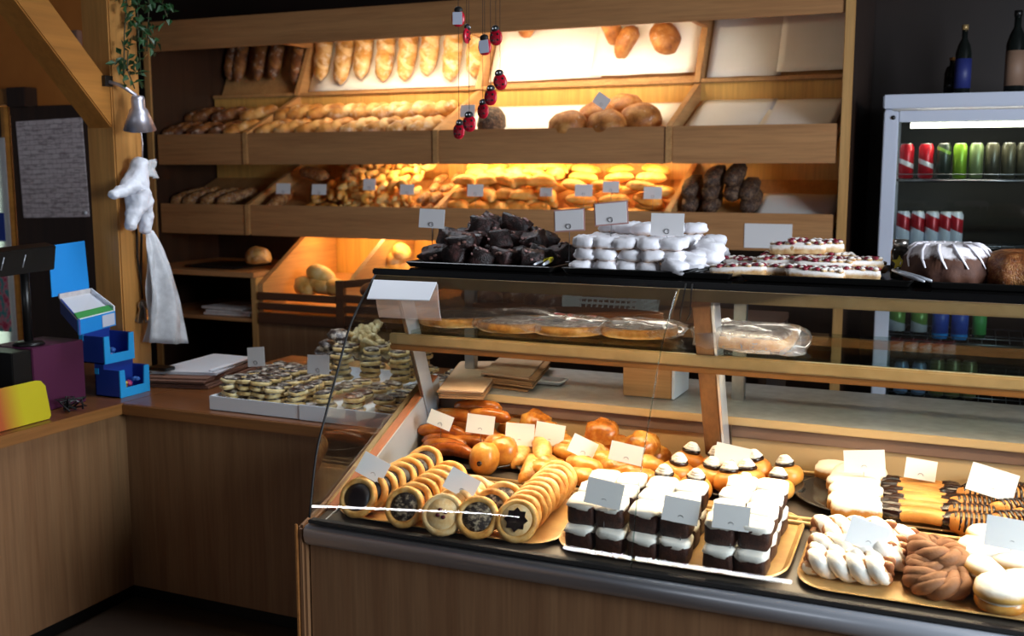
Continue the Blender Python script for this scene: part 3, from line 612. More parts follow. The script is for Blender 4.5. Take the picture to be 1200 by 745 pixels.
c = P(900, 276.5, 1, 5.142); tag(box('paper_notice', c.x-.112, c.x+.112, 5.1405, 5.1435, c.z-.058, c.z+.058, 'card', bevel=0), 'blank white paper notice fixed to the lower front board', 'notice')
# ================================================================== FRIDGE CONTENTS
def can(name, mat, r, h):
    t = thing(name, '', 'drink can')
    B().lathe([(r*.75, 0), (r, .006), (r, h-.014), (r*.8, h-.002), (r*.8, h)], 16).obj('can_body', mat, t)
    B().lathe([(0, h-.002), (r*.78, h-.001), (r*.8, h+.002), (r*.74, h+.003)], 16).obj('can_lid', 'steelb', t)
    return t
cr = can_mat('cola_can', '#b01420', '#ece6e6', .46, .60)
def row(proto, pxs, z, y, lab, group, py=200):
    k = Kind([proto])
    for i, px in enumerate(pxs): k.put((P(px, py, 1, y-.03).x, y, z), (0, 0, J(.3)), lab.format(ORD[i]), group)
row(can('drink_can', cr, .032, .155), (1061, 1084), 1.602, 5.24, '{} red can with a white band on the upper fridge shelf', 'red cans on the upper fridge shelf')
for m, pxs, nm in ((can_mat('dkgreen', '#2c3328', '#5e7a34', .85, .95), (1105,), 'grey green'), (plain('lime', '#7fa52c', .3, .4), (1124,), 'lime green'), (plain('sage', '#7c8a5a', .3, .4), (1143,), 'sage green'), (plain('dkgold', '#3e3c30', .3, .3, c2='#55503c'), (1162, 1181, 1199), 'dark olive')):
    row(can('drink_can', m, .030, .155), pxs, 1.602, 5.24, ('{} ' if len(pxs) > 1 else '')+f'{nm} drink can on the upper fridge shelf', 'green and dark cans on the upper fridge shelf')
row(can('drink_can', can_mat('energy', '#dfe4ee', '#a81c26', .60, .97), .031, .165), (1058, 1075, 1092, 1108, 1120), 1.288, 5.24, '{} red over white slim can on the second fridge shelf, counted from the door hinge', 'red and white cans on the second fridge shelf', 260)
def bottle(name, body, lab_m, capm, r, h, neck=.35):
    t = thing(name, '', 'bottle'); hn = h*(1-neck)
    B().lathe([(r*.85, 0), (r, .008), (r, hn*.92), (r*.75, hn+.02), (r*.36, hn+h*neck*.45), (r*.33, h*.95)], 16).obj('bottle_body', body, t)
    B().lathe([(r*1.012, h*.10), (r*1.012, hn*.80)], 16).obj('bottle_label', lab_m, t)
    B().lathe([(r*.40, h*.93), (r*.40, h), (0, h)], 12).obj('bottle_cap', capm, t)
    return t
gl = plain('bottle_glass', '#141816', .1); gl2 = plain('bottle_green', '#16361f', .12)
row(bottle('drink_bottle', gl, can_mat('lbl_gw', '#d8dce2', '#6f9a4a', .45, .99), 'black', .036, .26, .3), (1050, 1076), .874, 5.24, '{} dark bottle with a green and white label on the lower fridge shelf', 'labelled bottles on the lower fridge shelf', 390)
row(bottle('drink_bottle', 'blue', plain('lbl_blue', '#2c50b0', .4), 'brass', .036, .25, .25), (1101, 1124), .874, 5.24, '{} blue bottle on the lower fridge shelf', 'blue bottles on the lower fridge shelf', 390)
row(bottle('drink_bottle', gl2, 'green', 'black', .03, .26), (1147,), .874, 5.26, 'single dark green bottle beside the blue ones', 'green bottles', 390)
row(can('drink_can', can_mat('blucan', '#8fa6c8', '#3a6ab0', .3, .6), .031, .15), (1056, 1077), .604, 5.24, '{} pale blue can on the bottom fridge shelf', 'pale blue cans on the bottom fridge shelf', 430)
row(can('drink_can', plain('olivecan', '#7a7a4a', .3, .3), .034, .17), (1098, 1117, 1136), .604, 5.24, '{} olive can on the bottom fridge shelf', 'olive cans on the bottom fridge shelf', 430)
for (px, yb, r, h, lm, cm, lab) in ((1127, 108, .035, .31, plain('lbl_navy', '#28306e', .5), 'brass', 'tall dark bottle with a blue label on top of the fridge'), (1113, 108, .032, .18, gl, 'bronze', 'short dark bottle behind the tall one on the fridge'), (1188, 106, .042, .36, plain('lbl_tan', '#8a6c58', .6), 'black', 'dark bottle with a tan label on the fridge top')):
    b_ = bottle('wine_bottle', gl, lm, cm, r, h); b_.location = (P(px, yb, 1, 5.3).x, 5.3 if h > .2 else 5.42, 1.973); b_['label'] = lab
# ================================================================== TOP OF THE CASE
ZT = 1.346
def rimtray(name, x0, x1, y0, y1, z, mat, label, cat='tray', rim=.016, r=.0, slope=0, fl=None):
    t = thing(name, label, cat, ((x0+x1)/2, (y0+y1)/2, z), (math.atan(slope), 0, 0)); hx, hy = (x1-x0)/2, (y1-y0)/2
    def ring(hx, hy, r, z, n=6):
        o = []
        for cx, cy, a0 in ((hx-r, hy-r, 0), (-hx+r, hy-r, PI/2), (-hx+r, -hy+r, PI), (hx-r, -hy+r, 1.5*PI)):
            for k in range(n+1): a = a0+PI/2*k/n; o.append((cx+r*math.cos(a), cy+r*math.sin(a), z))
        return o
    r = max(r, .012); R_ = [ring(hx-.012, hy-.012, max(r-.012, .004), .001), ring(hx, hy, r, rim), ring(hx-.004, hy-.004, r, rim+.002), ring(hx-.016, hy-.016, max(r-.016, .003), .004)]
    n = len(R_[0]); v = sum(R_, []); f = [(a*n+i, a*n+(i+1) % n, (a+1)*n+(i+1) % n, (a+1)*n+i) for a in range(3) for i in range(n)]
    f.append(tuple(range(n))[::-1])
    B().add(v, f).obj('tray_rim', mat, t, smooth=False)
    B().add(R_[3], [tuple(range(n))]).obj('tray_bed', fl or mat, t, smooth=False)
    return t
rimtray('baking_tray', -1.63, -1.14, 2.86, 3.33, ZT, 'black', 'black baking tray under the chocolate cake pieces')
rimtray('baking_tray', -1.12, -.62, 2.87, 3.33, ZT, 'black', 'black baking tray under the white sugared rolls')
rimtray('baking_tray', -.60, -.16, 2.87, 3.33, ZT, 'black', 'black baking tray under the berry crumble slices')
rimtray('baking_tray', -.13, .45, 2.87, 3.33, ZT, 'black', 'black baking tray under the ring cakes')
def chunk(seed, dims=(.046, .034, .029)):
    r = random.Random(seed); b = B().blob(dims[0], dims[1], dims[2], 12, 8, .35, jit=.5, seed=seed)
    for k in range(7): b.blob(.009, .008, .006, 6, 4, c=(r.uniform(-.04, .04), r.uniform(-.025, .025), r.uniform(.012, .028)))
    t = thing('chocolate_cake_piece', '', 'cake'); b.obj('sponge', 'choc2', t)
    n = B()
    for k in range(16): n.blob(.008, .006, .004, 6, 4, .7, c=(r.uniform(-.04, .04), r.uniform(-.037, .01), r.uniform(.0, .031)))
    stuff(n.obj('almond_flakes', plain('almond', '#7a5448', .6) if seed == 0 else 'almondm', t)); return t
MT['almondm'] = plain('almond', '#9a726c', .6)
kch = Kind([chunk(s) for s in range(4)])
def pile(kind, xa, xb, ya, yb, z0, dx, dy, dh, hfun, label, group, rotz=0, rj=.4, tj=.15):
    nx = max(1, round((xb-xa)/dx)); ny = max(1, round((yb-ya)/dy)); H = {(i, j): hfun((i+.5)/nx, (j+.5)/ny) for i in range(nx) for j in range(ny)}
    for j in range(ny):
        for i in range(nx):
            x = xa+(i+.5)*(xb-xa)/nx; y = ya+(j+.5)*(yb-ya)/ny
            for L in range(H[i, j]):
                if j and L < H[i, j]-1 and L < H[i, j-1]-1: continue
                kind.put((x+J(dx*.1)+(L % 2)*dx*.12, y+J(dy*.08), z0+dh*(.5+L)), (J(tj), J(tj), rotz+J(rj)), f'{label}, {ORD[i]} column, {ORD[j]} row back, {LAY[L]} layer', group)
pile(kch, -1.60, -1.20, 2.90, 3.25, ZT+.006, .085, .080, .043, lambda u, v: max(1, min(3, int(1.5+1.9*v-1.7*abs(u-.33)*(1+v)+.4))), 'dark chocolate cake piece with flakes', 'chocolate cake pieces in a pile', rj=1.5, tj=.45)
kch.done()
def sugroll(s):
    b = B().blob(.037, .026, .0195, 14, 9, .82, jit=.22, seed=s); b.v = [(x, y, z*(1-.18*math.exp(-(x/.008)**2))) for x, y, z in b.v]; o = b.obj('sugar_roll', 'sugar'); o['category'] = 'pastry'; return o
ksu = Kind([sugroll(s) for s in range(4)])
pile(ksu, -1.10, -.70, 2.885, 3.17, ZT+.004, .070, .058, .034, lambda u, v: max(1, min(5, int(3.4+1.6*v-1.6*abs(u-.42)-.9*(u > .8)))), 'white sugar dusted roll', 'white sugared rolls in a pile', rj=.22, tj=.08)
for i, (px, py, y) in enumerate(((833, 290, 3.0), (830, 300, 2.98), (815, 296, 3.05), (792, 312, 2.90), (810, 306, 2.93))):
    ksu.put(P(px, py, 1, y), (0, .25, -.4), f'{ORD[i]} white sugared roll sliding off the end of the pile, towards the crumble slices', 'sugared rolls sliding off the pile', scale=1.2)
ksu.done()
def crslice(s):
    t = thing('crumble_slice', '', 'cake'); B().blob(.078, .032, .014, 12, 8, .3, jit=.12, seed=s).obj('slice_base', 'crumbl', t)
    r = random.Random(s); b = B(); q = B()
    for k in range(46): b.blob(.009, .008, .006, 6, 4, c=(r.uniform(-.07, .07), r.uniform(-.026, .026), .014+r.uniform(0, .004)))
    for k in range(20): q.blob(.009, .008, .005, 6, 4, c=(r.uniform(-.07, .07), r.uniform(-.03, .026), .0155+r.uniform(0, .004)))
    stuff(b.obj('crumbs', 'crumbl', t)); stuff(q.obj('berries', 'berry', t)); return t
kcs = Kind([crslice(s) for s in range(3)])
for i, (px, py, y, rz_) in enumerate(((865, 322, 2.92, .1), (905, 318, 2.95, .1), (955, 325, 2.92, .0), (995, 324, 2.96, .2), (1000, 310, 3.02, .3), (880, 310, 3.03, -.2), (920, 309, 3.0, .1), (965, 312, 2.99, .1), (975, 318, 3.06, .3), (925, 304, 3.06, .0), (970, 304, 3.06, .1), (1005, 314, 3.10, .5), (935, 292, 3.05, .05), (955, 289, 3.06, .2))):
    p = P(px, py, 1, y); p.z = max(p.z, ZT+.021); kcs.put(p, (J(.05), J(.06), rz_), f'{ORD[i]} berry crumble slice of the stack on the case top, counted from the bottom up', 'berry crumble slices stacked on a black tray')
kcs.done()
def ringcake(label, mat, R_, r_, H, loc, fl, fn, sw=0):
    t = thing('ring_cake', label, 'cake', loc)
    pr = [(r_, 0), (R_*.96, 0), (R_, H*.25), (R_*.96, H*.6), (R_*.78, H*.9), (R_*.55, H), (r_*1.1, H*.9), (r_, H*.5), (r_, 0)]
    B().lathe(pr, 84, flute=fl, fn=fn, sw=sw).obj('cake_body', mat, t)
    return t
c = P(1108, 330, 2, ZT+.005); ring1 = ringcake('dark ring cake with white sugar on its fluted top', 'bundt', .115, .03, .10, (c.x, 3.05, ZT+.006), .05, 14, 5.0)
o = B()
for k in range(14):
    a = 2*PI*k/14
    o.tube([((.115*q)*math.cos(a-5*.1*hh), (.115*q)*math.sin(a-5*.1*hh), .1*hh+.002) for q, hh in ((.5, .97), (.72, .96), (.88, .82), (.985, .62), (1.03, .38))], [.003, .005, .0045, .004, .002], 6, sy=.5)
o.obj('sugar_icing', plain('sugar_ice', '#e9e4ea', .7, bump=.2), ring1)
ring2 = ringcake('brown ring cake covered with chopped nuts beside the sugared one', 'nut', .11, .03, .085, (P(1200, 330, 1, 3.05).x, 3.05, ZT+.006), .03, 9)
for i, (px, py, y, wd, h_, rl, zb, sl, lab) in enumerate(((506, 256, 2.95, 32, 22, .03, ZT+.03, 0, 'white price card standing in the chocolate cake pieces'), (667, 258, 2.90, 34, 23, -.08, ZT+.03, 2, 'white price card on a wire at the start of the sugared rolls'), (716, 250, 2.94, 37, 24, -.1, ZT+.03, 2, 'price card raised highest above the sugared rolls'), (782, 263, 2.94, 38, 26, 0, ZT+.03, 0, 'white price card at the end of the sugared rolls'))):
    card(px, py, y, zb, wd, h_, lab, roll=rl, sleeve=sl, group='price cards on the case top')
def tongs(a, b, label, m1='steel', grip=None):
    a, b = Vector(a), Vector(b); t = thing('serving_tongs', label, 'tongs', a); d = b-a; s = Vector((-d.y, d.x, 0)).normalized()*.012
    for k in (-1, 1):
        q = B().tube([Vector(), d*.3+s*k*.6, d*.7+s*k, d+s*k*1.2], [.004, .005, .005, .003], 6).obj('tong_arm', m1, t)
        if grip: B().tube([d*.03+s*k*.05, d*.3+s*k*.6, d*.5+s*k*.8], .0062, 6).obj('grip', grip, q)
    return t
c1, c2 = P(655, 302, 2, ZT+.03), P(603, 317, 2, ZT+.02); tongs((c1.x, 2.98, ZT+.032), (c2.x, 2.87, ZT+.022), 'steel serving tongs with yellow grips beside the chocolate cake', grip='sign_y')
c1 = P(838, 316, 1, 2.89); tongs((c1.x, 2.93, ZT+.03), (c1.x-.07, 2.85, ZT+.02), 'dark serving tongs lying between sugared rolls and crumble slices', 'black')
c1 = P(1045, 322, 1, 2.9); tongs((c1.x, 2.92, ZT+.04), (c1.x+.09, 2.86, ZT+.02), 'steel serving tongs lying before the sugared ring cake')
c1 = P(1053, 305, 1, 3.0); t = thing('sticker_jar', 'small jar with a yellow star label beside the ring cake', 'jar', (c1.x, 3.05, ZT+.006))
B().lathe([(.022, 0), (.024, .01), (.024, .075), (.018, .085)], 14).obj('jar_body', 'darkplate', t); B().lathe([(.02, .085), (.02, .105), (0, .106)], 14).obj('jar_lid', 'steelb', t)
B().prism([(.02*(1 if k % 2 == 0 else .5)*math.sin(k*PI/5), .045+.02*(1 if k % 2 == 0 else .5)*math.cos(k*PI/5)) for k in range(10)], -.0275, -.0245, 1).obj('star_label', 'sign_y', t, smooth=False)
# hanging sign at the end of the top rail
sg = thing('hanging_sign', 'blank acrylic sign plate hanging at the end of the top rail', 'sign', (-1.56, 2.80, 1.27))
a = [P(x, y, 1, 2.772 if y < 340 else 2.655) for x, y in ((438, 328), (512, 331), (503, 352), (430, 350))]
B().add([v-sg.location for v in a], [(0, 1, 2, 3)]).obj('sign_plate', 'white', sg, smooth=False, solid=.003)
B().tube([(.02, 0, .04), (.02, -.01, -.005)], .003, 6).obj('hook', 'wire', sg)
t = thing('cable_tie', 'dark cable loop tied over the rail joint above the post', 'cable', (P(806, 350, 1, 2.80).x, 2.80, 1.29))
for dx in (-.006, .012): B().tube([(dx, .0, .05), (dx, -.012, .03), (dx*1.5-.008, -.010, -.03), (dx-.012, -.004, -.05)], .0022, 5).obj('cord', 'rubber', t)
# ================================================================== MIDDLE SHELF
ZM = 1.139
def flatcake(px, py, w_, y, label, tilt=0, sq=False, wrap=True, z=0):
    c = P(px, py, 1, y); r = w_*(c-cam.location).length/F/2
    t = thing('fruit_tart', label, 'cake', (c.x, y, ZM+.006+z), (tilt, 0, 0), 'flat fruit tarts on the middle glass shelf')
    if sq:
        B().blob(r*.92, r*.72, .018, 20, 8, .3, jit=.06, c=(0, 0, .016)).obj('tart_base', 'puff', t); B().blob(r*.82, r*.62, .008, 20, 6, .3, jit=.06, c=(0, 0, .032)).obj('tart_filling', 'nutty2', t)
    else:
        B().lathe([(0, 0), (r*.94, .001), (r, .012), (r*.98, .026), (r*.92, .03), (r*.88, .022)], 30, flute=.012, fn=9).obj('tart_base', 'puff', t)
        B().blob(r*.88, r*.88, .009, 24, 6, .8, jit=.12, c=(0, 0, .023), seed=px).obj('tart_filling', 'nutty2', t)
    return t
MT['nutty2'] = crust('crumb_top', '#20100e', '#7e5848', '#ece2d4', 40, .45, .5, bump=.8)
flatcake(482, 388, 78, 3.10, 'flat plum tart at the shelf end, half behind its neighbour'); flatcake(538, 391, 98, 3.08, 'flat plum tart with white crumbs, second from the shelf end', z=.004)
flatcake(604, 394, 92, 3.06, 'flat tart inside a bunched plastic bag'); flatcake(668, 400, 88, 3.06, 'flat tart with pale crumbs between the plastic bag and the last round one'); flatcake(748, 404, 92, 3.10, 'round flat tart next to the glass seam and post')
flatcake(882, 412, 104, 3.02, 'square white topped cake in a plastic bag overhanging the rail', .12, True, z=.012)
def bagwrap(px, py, w_, y, hh, label, seed, sy=.8, e=.8):
    c = P(px, py, 1, y); r = w_*(c-cam.location).length/F/2
    b = B(); v = []; N = 28
    o = B().blob(r, r*sy, hh, N, 12, e, jit=.18, seed=seed)
    o.v = [(x+.006*noise.noise(Vector((x*40, y_*40, z*40+seed))), y_+.006*noise.noise(Vector((y_*40, x*40, seed))), max(z, -hh*.75)+.010*noise.noise(Vector((x*28+seed, y_*28, 3)))) for x, y_, z in o.v]
    tag(o.obj('plastic_bag', 'wrap', loc=(c.x, y, ZM+.008+hh*.75)), label, 'bag', 'clear plastic bags around the tarts')
bagwrap(610, 388, 112, 3.06, .034, 'clear bunched plastic bag wrapping the middle tart', 1); bagwrap(538, 388, 108, 3.09, .026, 'clear plastic bag around the plum tart with white crumbs', 6); bagwrap(668, 398, 98, 3.07, .026, 'clear plastic bag around the tart with pale crumbs', 2); bagwrap(750, 402, 108, 3.10, .024, 'clear plastic bag around the tart next to the seam', 3)
bagwrap(880, 412, 126, 3.00, .036, 'clear plastic bag around the square white topped cake', 4, .75, .5)
# bagged loaf ends / boards behind the tarts
for px, py, wd, lab in ((600, 368, 90, 'curved brown wooden tray rim behind the bagged tart'), (712, 374, 138, 'curved brown wooden tray rim behind the round tarts')):
    c = P(px, py, 1, 3.30); hw = wd*(c-cam.location).length/F/2
    t = thing('wooden_tray', lab, 'tray', (c.x, 3.27, ZM))
    B().lathe([(0, 0), (hw, 0), (hw*1.02, .05), (hw*.97, .05), (hw*.95, .008), (0, .007)], 32).obj('tray_body', 'cardboard', t); t.scale = (1, .36, 1)
# white basket and things on the low shelf behind the case
bk = thing('bread_basket', 'white perforated plastic basket holding dark bread behind the case', 'basket', (P(710, 360, 1, 4.2).x, 4.26, 1.046))
o = B(); hw, hd, hh = .17, .12, .07
for z in (0, .025, .05, .07): o.tube([(x*hw, y*hd, z) for x, y in ((-1, -1), (1, -1), (1, 1), (-1, 1))], .005, 5, closed=True)
for k in range(15):
    x = -hw+hw*2*k/14
    for y in (-hd, hd): o.tube([(x, y, 0), (x+.012, y, .07)], .003, 4)
for k in range(10):
    y = -hd+hd*2*k/9
    for x in (-hw, hw): o.tube([(x, y, 0), (x, y+.012, .07)], .003, 4)
o.box(-hw, hw, -hd, hd, -.004, 0); o.obj('basket_weave', 'wickerw', bk, smooth=False); o = B().box(-hw, -hw*.55, -hd-.006, -hd-.003, -.003, .072).box(hw*.9, hw, -hd-.006, -hd-.003, -.003, .10).obj('basket_panel', 'wickerw', bk, smooth=False)
bt = thing('work_bench', 'dark work bench behind the display case', 'bench', (-1.4, 4.3, 0))
adopt(bt, box('bench_top', -2.3, -.75, 4.12, 4.62, 1.01, 1.04, 'darkrail'), box('bench_side', -2.3, -2.27, 4.14, 4.6, 0, 1.009, 'dark', bevel=0), box('bench_side', -.78, -.75, 4.14, 4.6, 0, 1.009, 'dark', bevel=0), box('bench_back', -2.27, -.78, 4.58, 4.6, 0, 1.009, 'dark', bevel=0))
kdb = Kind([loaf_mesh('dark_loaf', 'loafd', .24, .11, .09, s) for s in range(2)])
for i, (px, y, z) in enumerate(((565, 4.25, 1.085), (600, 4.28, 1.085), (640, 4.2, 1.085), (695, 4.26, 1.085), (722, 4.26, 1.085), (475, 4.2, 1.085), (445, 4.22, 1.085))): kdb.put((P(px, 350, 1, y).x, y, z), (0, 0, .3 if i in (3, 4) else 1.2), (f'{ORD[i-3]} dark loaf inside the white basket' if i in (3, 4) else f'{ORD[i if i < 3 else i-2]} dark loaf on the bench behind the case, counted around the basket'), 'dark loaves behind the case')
# ================================================================== WORKTOP
ZW = .909
def sheetstack(name, pts, z0, n, mat, label, cat='paper', th=.004, j=.008, edge=None):
    t = thing(name, label, cat, (*[sum(p[i] for p in pts)/len(pts) for i in (0, 1)], z0))
    for k in range(n):
        dx, dy = J(j), J(j)
        B().prism([(p[0]-t.location.x+dx, p[1]-t.location.y+dy) for p in pts], k*th, k*th+th*.85, 2).obj('sheet', (edge if edge and k < n-1 else mat), t, smooth=False)
    return t
q = lambda x, y: (lambda p: (p.x, p.y))(P(x, y, 2, ZW+.012))
sheetstack('wrapping_paper', [q(514, 462), q(566, 464), q(592, 428), q(540, 428)], ZW, 5, 'kraft2', 'pile of beige wrapping paper at the worktop end', edge='kraft', th=.006)
sheetstack('paper_bags', [q(560, 446), q(628, 452), q(640, 432), q(585, 428)], ZW+.001, 6, 'kraft2', 'stack of folded beige paper bags beside the small white tray', 'bag', .007, .006, 'brownp2') if False else None
t = sheetstack('bag_stack', [q(566, 448), q(622, 455), q(642, 430), q(592, 426)], ZW+.001, 7, 'kraft2', 'stack of folded beige paper bags beside the small white tray', 'bag', .0065, .012, 'kraft')
c = P(645, 446, 2, ZW+.01); rimtray('paper_tray', c.x-.055, c.x+.055, c.y-.045, c.y+.045, ZW+.002, 'white', 'small white cardboard tray on the worktop beside the bags', rim=.012)
c = P(760, 466, 2, ZW); wb = thing('wooden_box', 'light wooden box with a white side on the worktop', 'box', (c.x, c.y+.09, ZW+.001))
for nm, a in (('side_panel', (-.088, .075, -.09, -.075, 0, .105)), ('side_panel', (-.088, .075, .075, .09, 0, .105)), ('side_panel', (-.088, -.074, -.075, .075, 0, .105)), ('base_panel', (-.074, .075, -.075, .075, 0, .01))):
    x = box(nm, *a, 'boxwood'); x.parent = wb
x = box('white_side', .076, .086, -.09, .09, 0, .105, 'white'); x.parent = wb
# ================================================================== DECK: TRAYS
def dtray(px0, py0, px1, py1, y0, y1, label, r=.05, mat='tray', kind='serving_tray', rim=.010, lift=0, fl=None):
    x0, x1 = PD(px0, py0).x, PD(px1, py1).x; ym = (y0+y1)/2
    return rimtray(kind, x0, x1, y0, y1, dz(ym)+.003+lift, mat, label, 'tray' if kind == 'serving_tray' else 'plate', rim, r, .145, fl)
TR = .010
dtray(385, 605, 655, 640, 2.455, 2.765, 'golden serving tray under the rows of round fruit tarts', .09)
dtray(648, 640, 918, 690, 2.452, 2.84, 'golden serving tray under the white sugared cake blocks', .09)
dtray(928, 690, 1300, 760, 2.45, 2.76, 'golden serving tray under the twisted pastries and sugared buns', .08)
dtray(1015, 590, 1330, 640, 2.83, 3.09, 'golden serving tray under the chocolate tipped biscuits', .05)
def oval(name, cx, cy, y, rx, ry, mat, label):
    x = PD(cx, cy).x; t = thing(name, label, 'plate', (x, y, dz(y)+.004), (math.atan(.145), 0, 0)); t.scale = (1, ry/rx, 1)
    B().lathe([(0, 0), (rx*.7, 0), (rx, .014), (rx*1.01, .017), (rx*.98, .018), (rx*.7, .005), (0, .004)], 32).obj('plate_body', mat, t); return t
oval('plate', 548, 548, 2.965, .165, .14, 'darkplate', 'dark oval plate under the glazed brown sausage rolls')
oval('plate', 655, 560, 2.965, .17, .14, 'darkplate', 'dark oval plate under the flaky croissants and filled rolls')
oval('plate', 852, 575, 2.98, .21, .12, 'darkplate', 'dark oval plate under the cream topped doughnuts')
oval('plate', 1005, 590, 2.97, .17, .125, 'darkplate', 'dark glass plate under the sugared pillow pastries')
# ---- round tarts, standing in rows like books
def rtart(kind):
    R_ = .059; t = thing('round_tart', '', 'pastry')
    pr = [(0, -.010), (R_*.9, -.011), (R_, -.002), (R_*.97, .008), (R_*.86, .0125), (R_*.72, .010), (R_*.66, .004), (0, .003)]
    B().lathe(pr, 26, flute=.01, fn=7).obj('dough_ring', 'tartpale' if kind == 'cheese' else 'tart', t)
    if kind in ('plum', 'nut'):
        B().lathe([(R_*.70, .004), (R_*.66, .010), (R_*.3, .0125), (0, .013)], 24).obj('filling', 'poppy' if kind == 'plum' else 'nutty', t)
    elif kind == 'cheese':
        B().lathe([(R_*.78, .006), (R_*.7, .012), (0, .014)], 24).obj('filling', 'tartpale', t)
        for a in range(4): B().blob(.007, .006, .005, 8, 5, c=(.011*math.cos(a*1.6+.4), .011*math.sin(a*1.6+.4), .015)).obj('cherry', 'cherry', t)
    else:
        B().lathe([(R_*.78, .006), (R_*.7, .012), (0, .013)], 24).obj('crumb_filling', 'tartpale', t)
        n_ = 16; B().prism([((.025 if k % 2 else .033)*math.cos(2*PI*k/n_), (.025 if k % 2 else .033)*math.sin(2*PI*k/n_)) for k in range(n_)], .0125, .0155, 2).obj('plum_centre', 'poppy', t, smooth=False)
    return t
for kind, f, l, n, nm in (('plum', (421, 583), (497, 548), 8, 'row of black plum tarts next to the case end'), ('nut', (474, 594), (525, 562), 7, 'row of tarts with black and cream filling'), ('cheese', (520, 603), (553, 580), 4, 'row of pale cheese tarts with cherries'), ('nut', (560, 606), (590, 588), 3, 'short row of nut topped tarts'), ('star', (605, 610), (653, 562), 10, 'row of tarts with a star shaped centre')):
    k = Kind([rtart(kind)]); a = PD(*f, .058); b = PD(*l, .058); b.x = a.x+(b.x-a.x)
    for i in range(n):
        p = a.lerp(b, i/max(1, n-1)); p.z = dz(p.y)+.058; th = math.radians(60-min(i, 4)*2) if not (kind == 'plum' and i == n-1) else math.radians(50)
        k.put(p+Vector((J(.003), 0, .012 if (kind == 'plum' and i == n-1) else 0)), (th, 0, J(.12)+.12), f'{ORD[i]} from the front in the {nm}', 'round tarts standing in rows')
kpb = Kind([blob_obj('pale_bun', 'tartpale', .06, .045, .022, 'pastry', nu=16, nv=8, e=.7, jit=.1)])
for i, (px, py, h) in enumerate(((560, 580, .02), (566, 577, .055), (585, 588, .03), (572, 585, .02))): kpb.put(PD(px, py, h), (.178, 0, .3+i), f'{ORD[i]} pale flat bun lying behind the short rows of tarts, counted from below', 'pale flat buns behind the tarts')
# ---- sausage rolls on the rear plate
def sausage(s, l=.17, r=.022):
    b = B(); n_ = 12; b.tube([((-.5+i/n_)*l, .012*math.sin(PI*i/n_)*(1 if s % 2 else -1), .010*math.sin(PI*i/n_)) for i in range(n_+1)], lambda t: r*(max(.05, 1-(2*t-1)**6))**.5, 10)
    o = b.obj('sausage_roll', 'shiny'); o['category'] = 'pastry'; return o
ksg = Kind([sausage(s) for s in range(2)])
Y_ = 2.97
for i, (px, py, y, h, rz_) in enumerate(((528, 547, 2.90, .03, -.05), (522, 533, 2.93, .06, -.1), (522, 522, 2.96, .09, .0), (517, 508, 2.99, .12, .1), (548, 545, 2.97, .03, .0), (560, 520, 3.02, .07, .3), (555, 505, 3.05, .11, -.1), (535, 488, 3.06, .15, .05), (572, 488, 3.06, .15, -.1), (530, 497, 3.07, .11, .0), (560, 478, 3.09, .185, .05))):
    p = P(px, py, 1, y); p.z = max(p.z, dz(y)+.03); ksg.put(p, (0, J(.08), rz_), f'{ORD[i]} glazed brown sausage roll of the heap on the dark oval plate, counted upward', 'glazed sausage rolls on the dark oval plate')
ksg.done()
def hole_bun(s):
    t = thing('filled_bun', '', 'pastry'); B().blob(.046, .046, .05, 18, 12, .85, jit=.08, seed=s).obj('bun_body', 'bun', t)
    B().lathe([(0, -.002), (.008, 0), (.008, .004)], 10).obj('hole', 'choco', t, (0, -.047, -.004), (PI/2, 0, 0)); return t
khb = Kind([hole_bun(0)])
for i, (px, py, y) in enumerate(((568, 538, 2.86), (583, 530, 2.93), (590, 548, 2.92))):
    p = P(px, py, 1, y); p.z = max(p.z, dz(y)+.045); khb.put(p, (0, 0, .1+i*.9), ('big glazed bun with a small hole in front of the sausage rolls', 'glazed bun behind the one with the small hole', 'glazed bun low beside the one with the small hole')[i], 'glazed buns beside the sausage rolls')
# ---- second plate and rear heap
kcone = Kind([loaf_mesh('croissant', 'puff', .15, .062, .058, s, p=1.6, bend=.14, slashes=3.5) for s in range(3)])
kg2 = Kind([loaf_mesh('oval_bun', 'bun', .13, .07, .06, s, p=2.4, slashes=1.5) for s in range(3)])
for i, (px, py, y, rz_) in enumerate(((616, 548, 2.86, .15), (628, 528, 2.93, .5), (606, 540, 2.95, .2), (690, 527, 3.0, .9), (633, 513, 3.03, .7), (612, 515, 3.04, .3))):
    p = P(px, py, 1, y); p.z = max(p.z, dz(y)+.03); kcone.put(p, (.3, 0, rz_), f'{ORD[i]} flaky croissant of the group behind the star tarts, counted from the front', 'flaky croissants on the second plate')
for i, (px, py, y, rz_) in enumerate(((643, 545, 2.90, 1.4), (640, 556, 2.86, 1.5), (685, 546, 2.90, 1.4), (668, 532, 2.98, 1.3), (687, 562, 2.84, 1.4), (660, 520, 3.03, 1.2), (712, 540, 2.97, 1.3), (725, 549, 2.92, 1.3), (742, 556, 2.90, 1.5), (720, 566, 2.85, 1.2), (700, 532, 3.04, 1.4), (760, 545, 2.98, 1.2), (757, 562, 2.88, 1.4), (738, 538, 3.03, 1.2), (645, 505, 3.08, 1.2), (600, 505, 3.09, 1.0))):
    p = P(px, py, 1, y); p.z = max(p.z, dz(y)+.03); kg2.put(p, (.1, J(.1), rz_), f'{ORD[i]} golden glazed bun in the rear heap between croissants and doughnuts, counted from its front', 'golden glazed buns heaped at the rear')
kcone.done(); kg2.done()
krl = Kind([blob_obj('puffed_loaf', 'shinyr', .056, .054, .046, 'bread', nu=16, nv=11, flat=.7, jit=.25, seed=s) for s in range(2)]) if 'shinyr' in MT else None
MT['shinyr'] = crust('glazed_round', '#6a2e0c', '#b4641c', '#e2a850', 18, 0, .25, bump=.4)
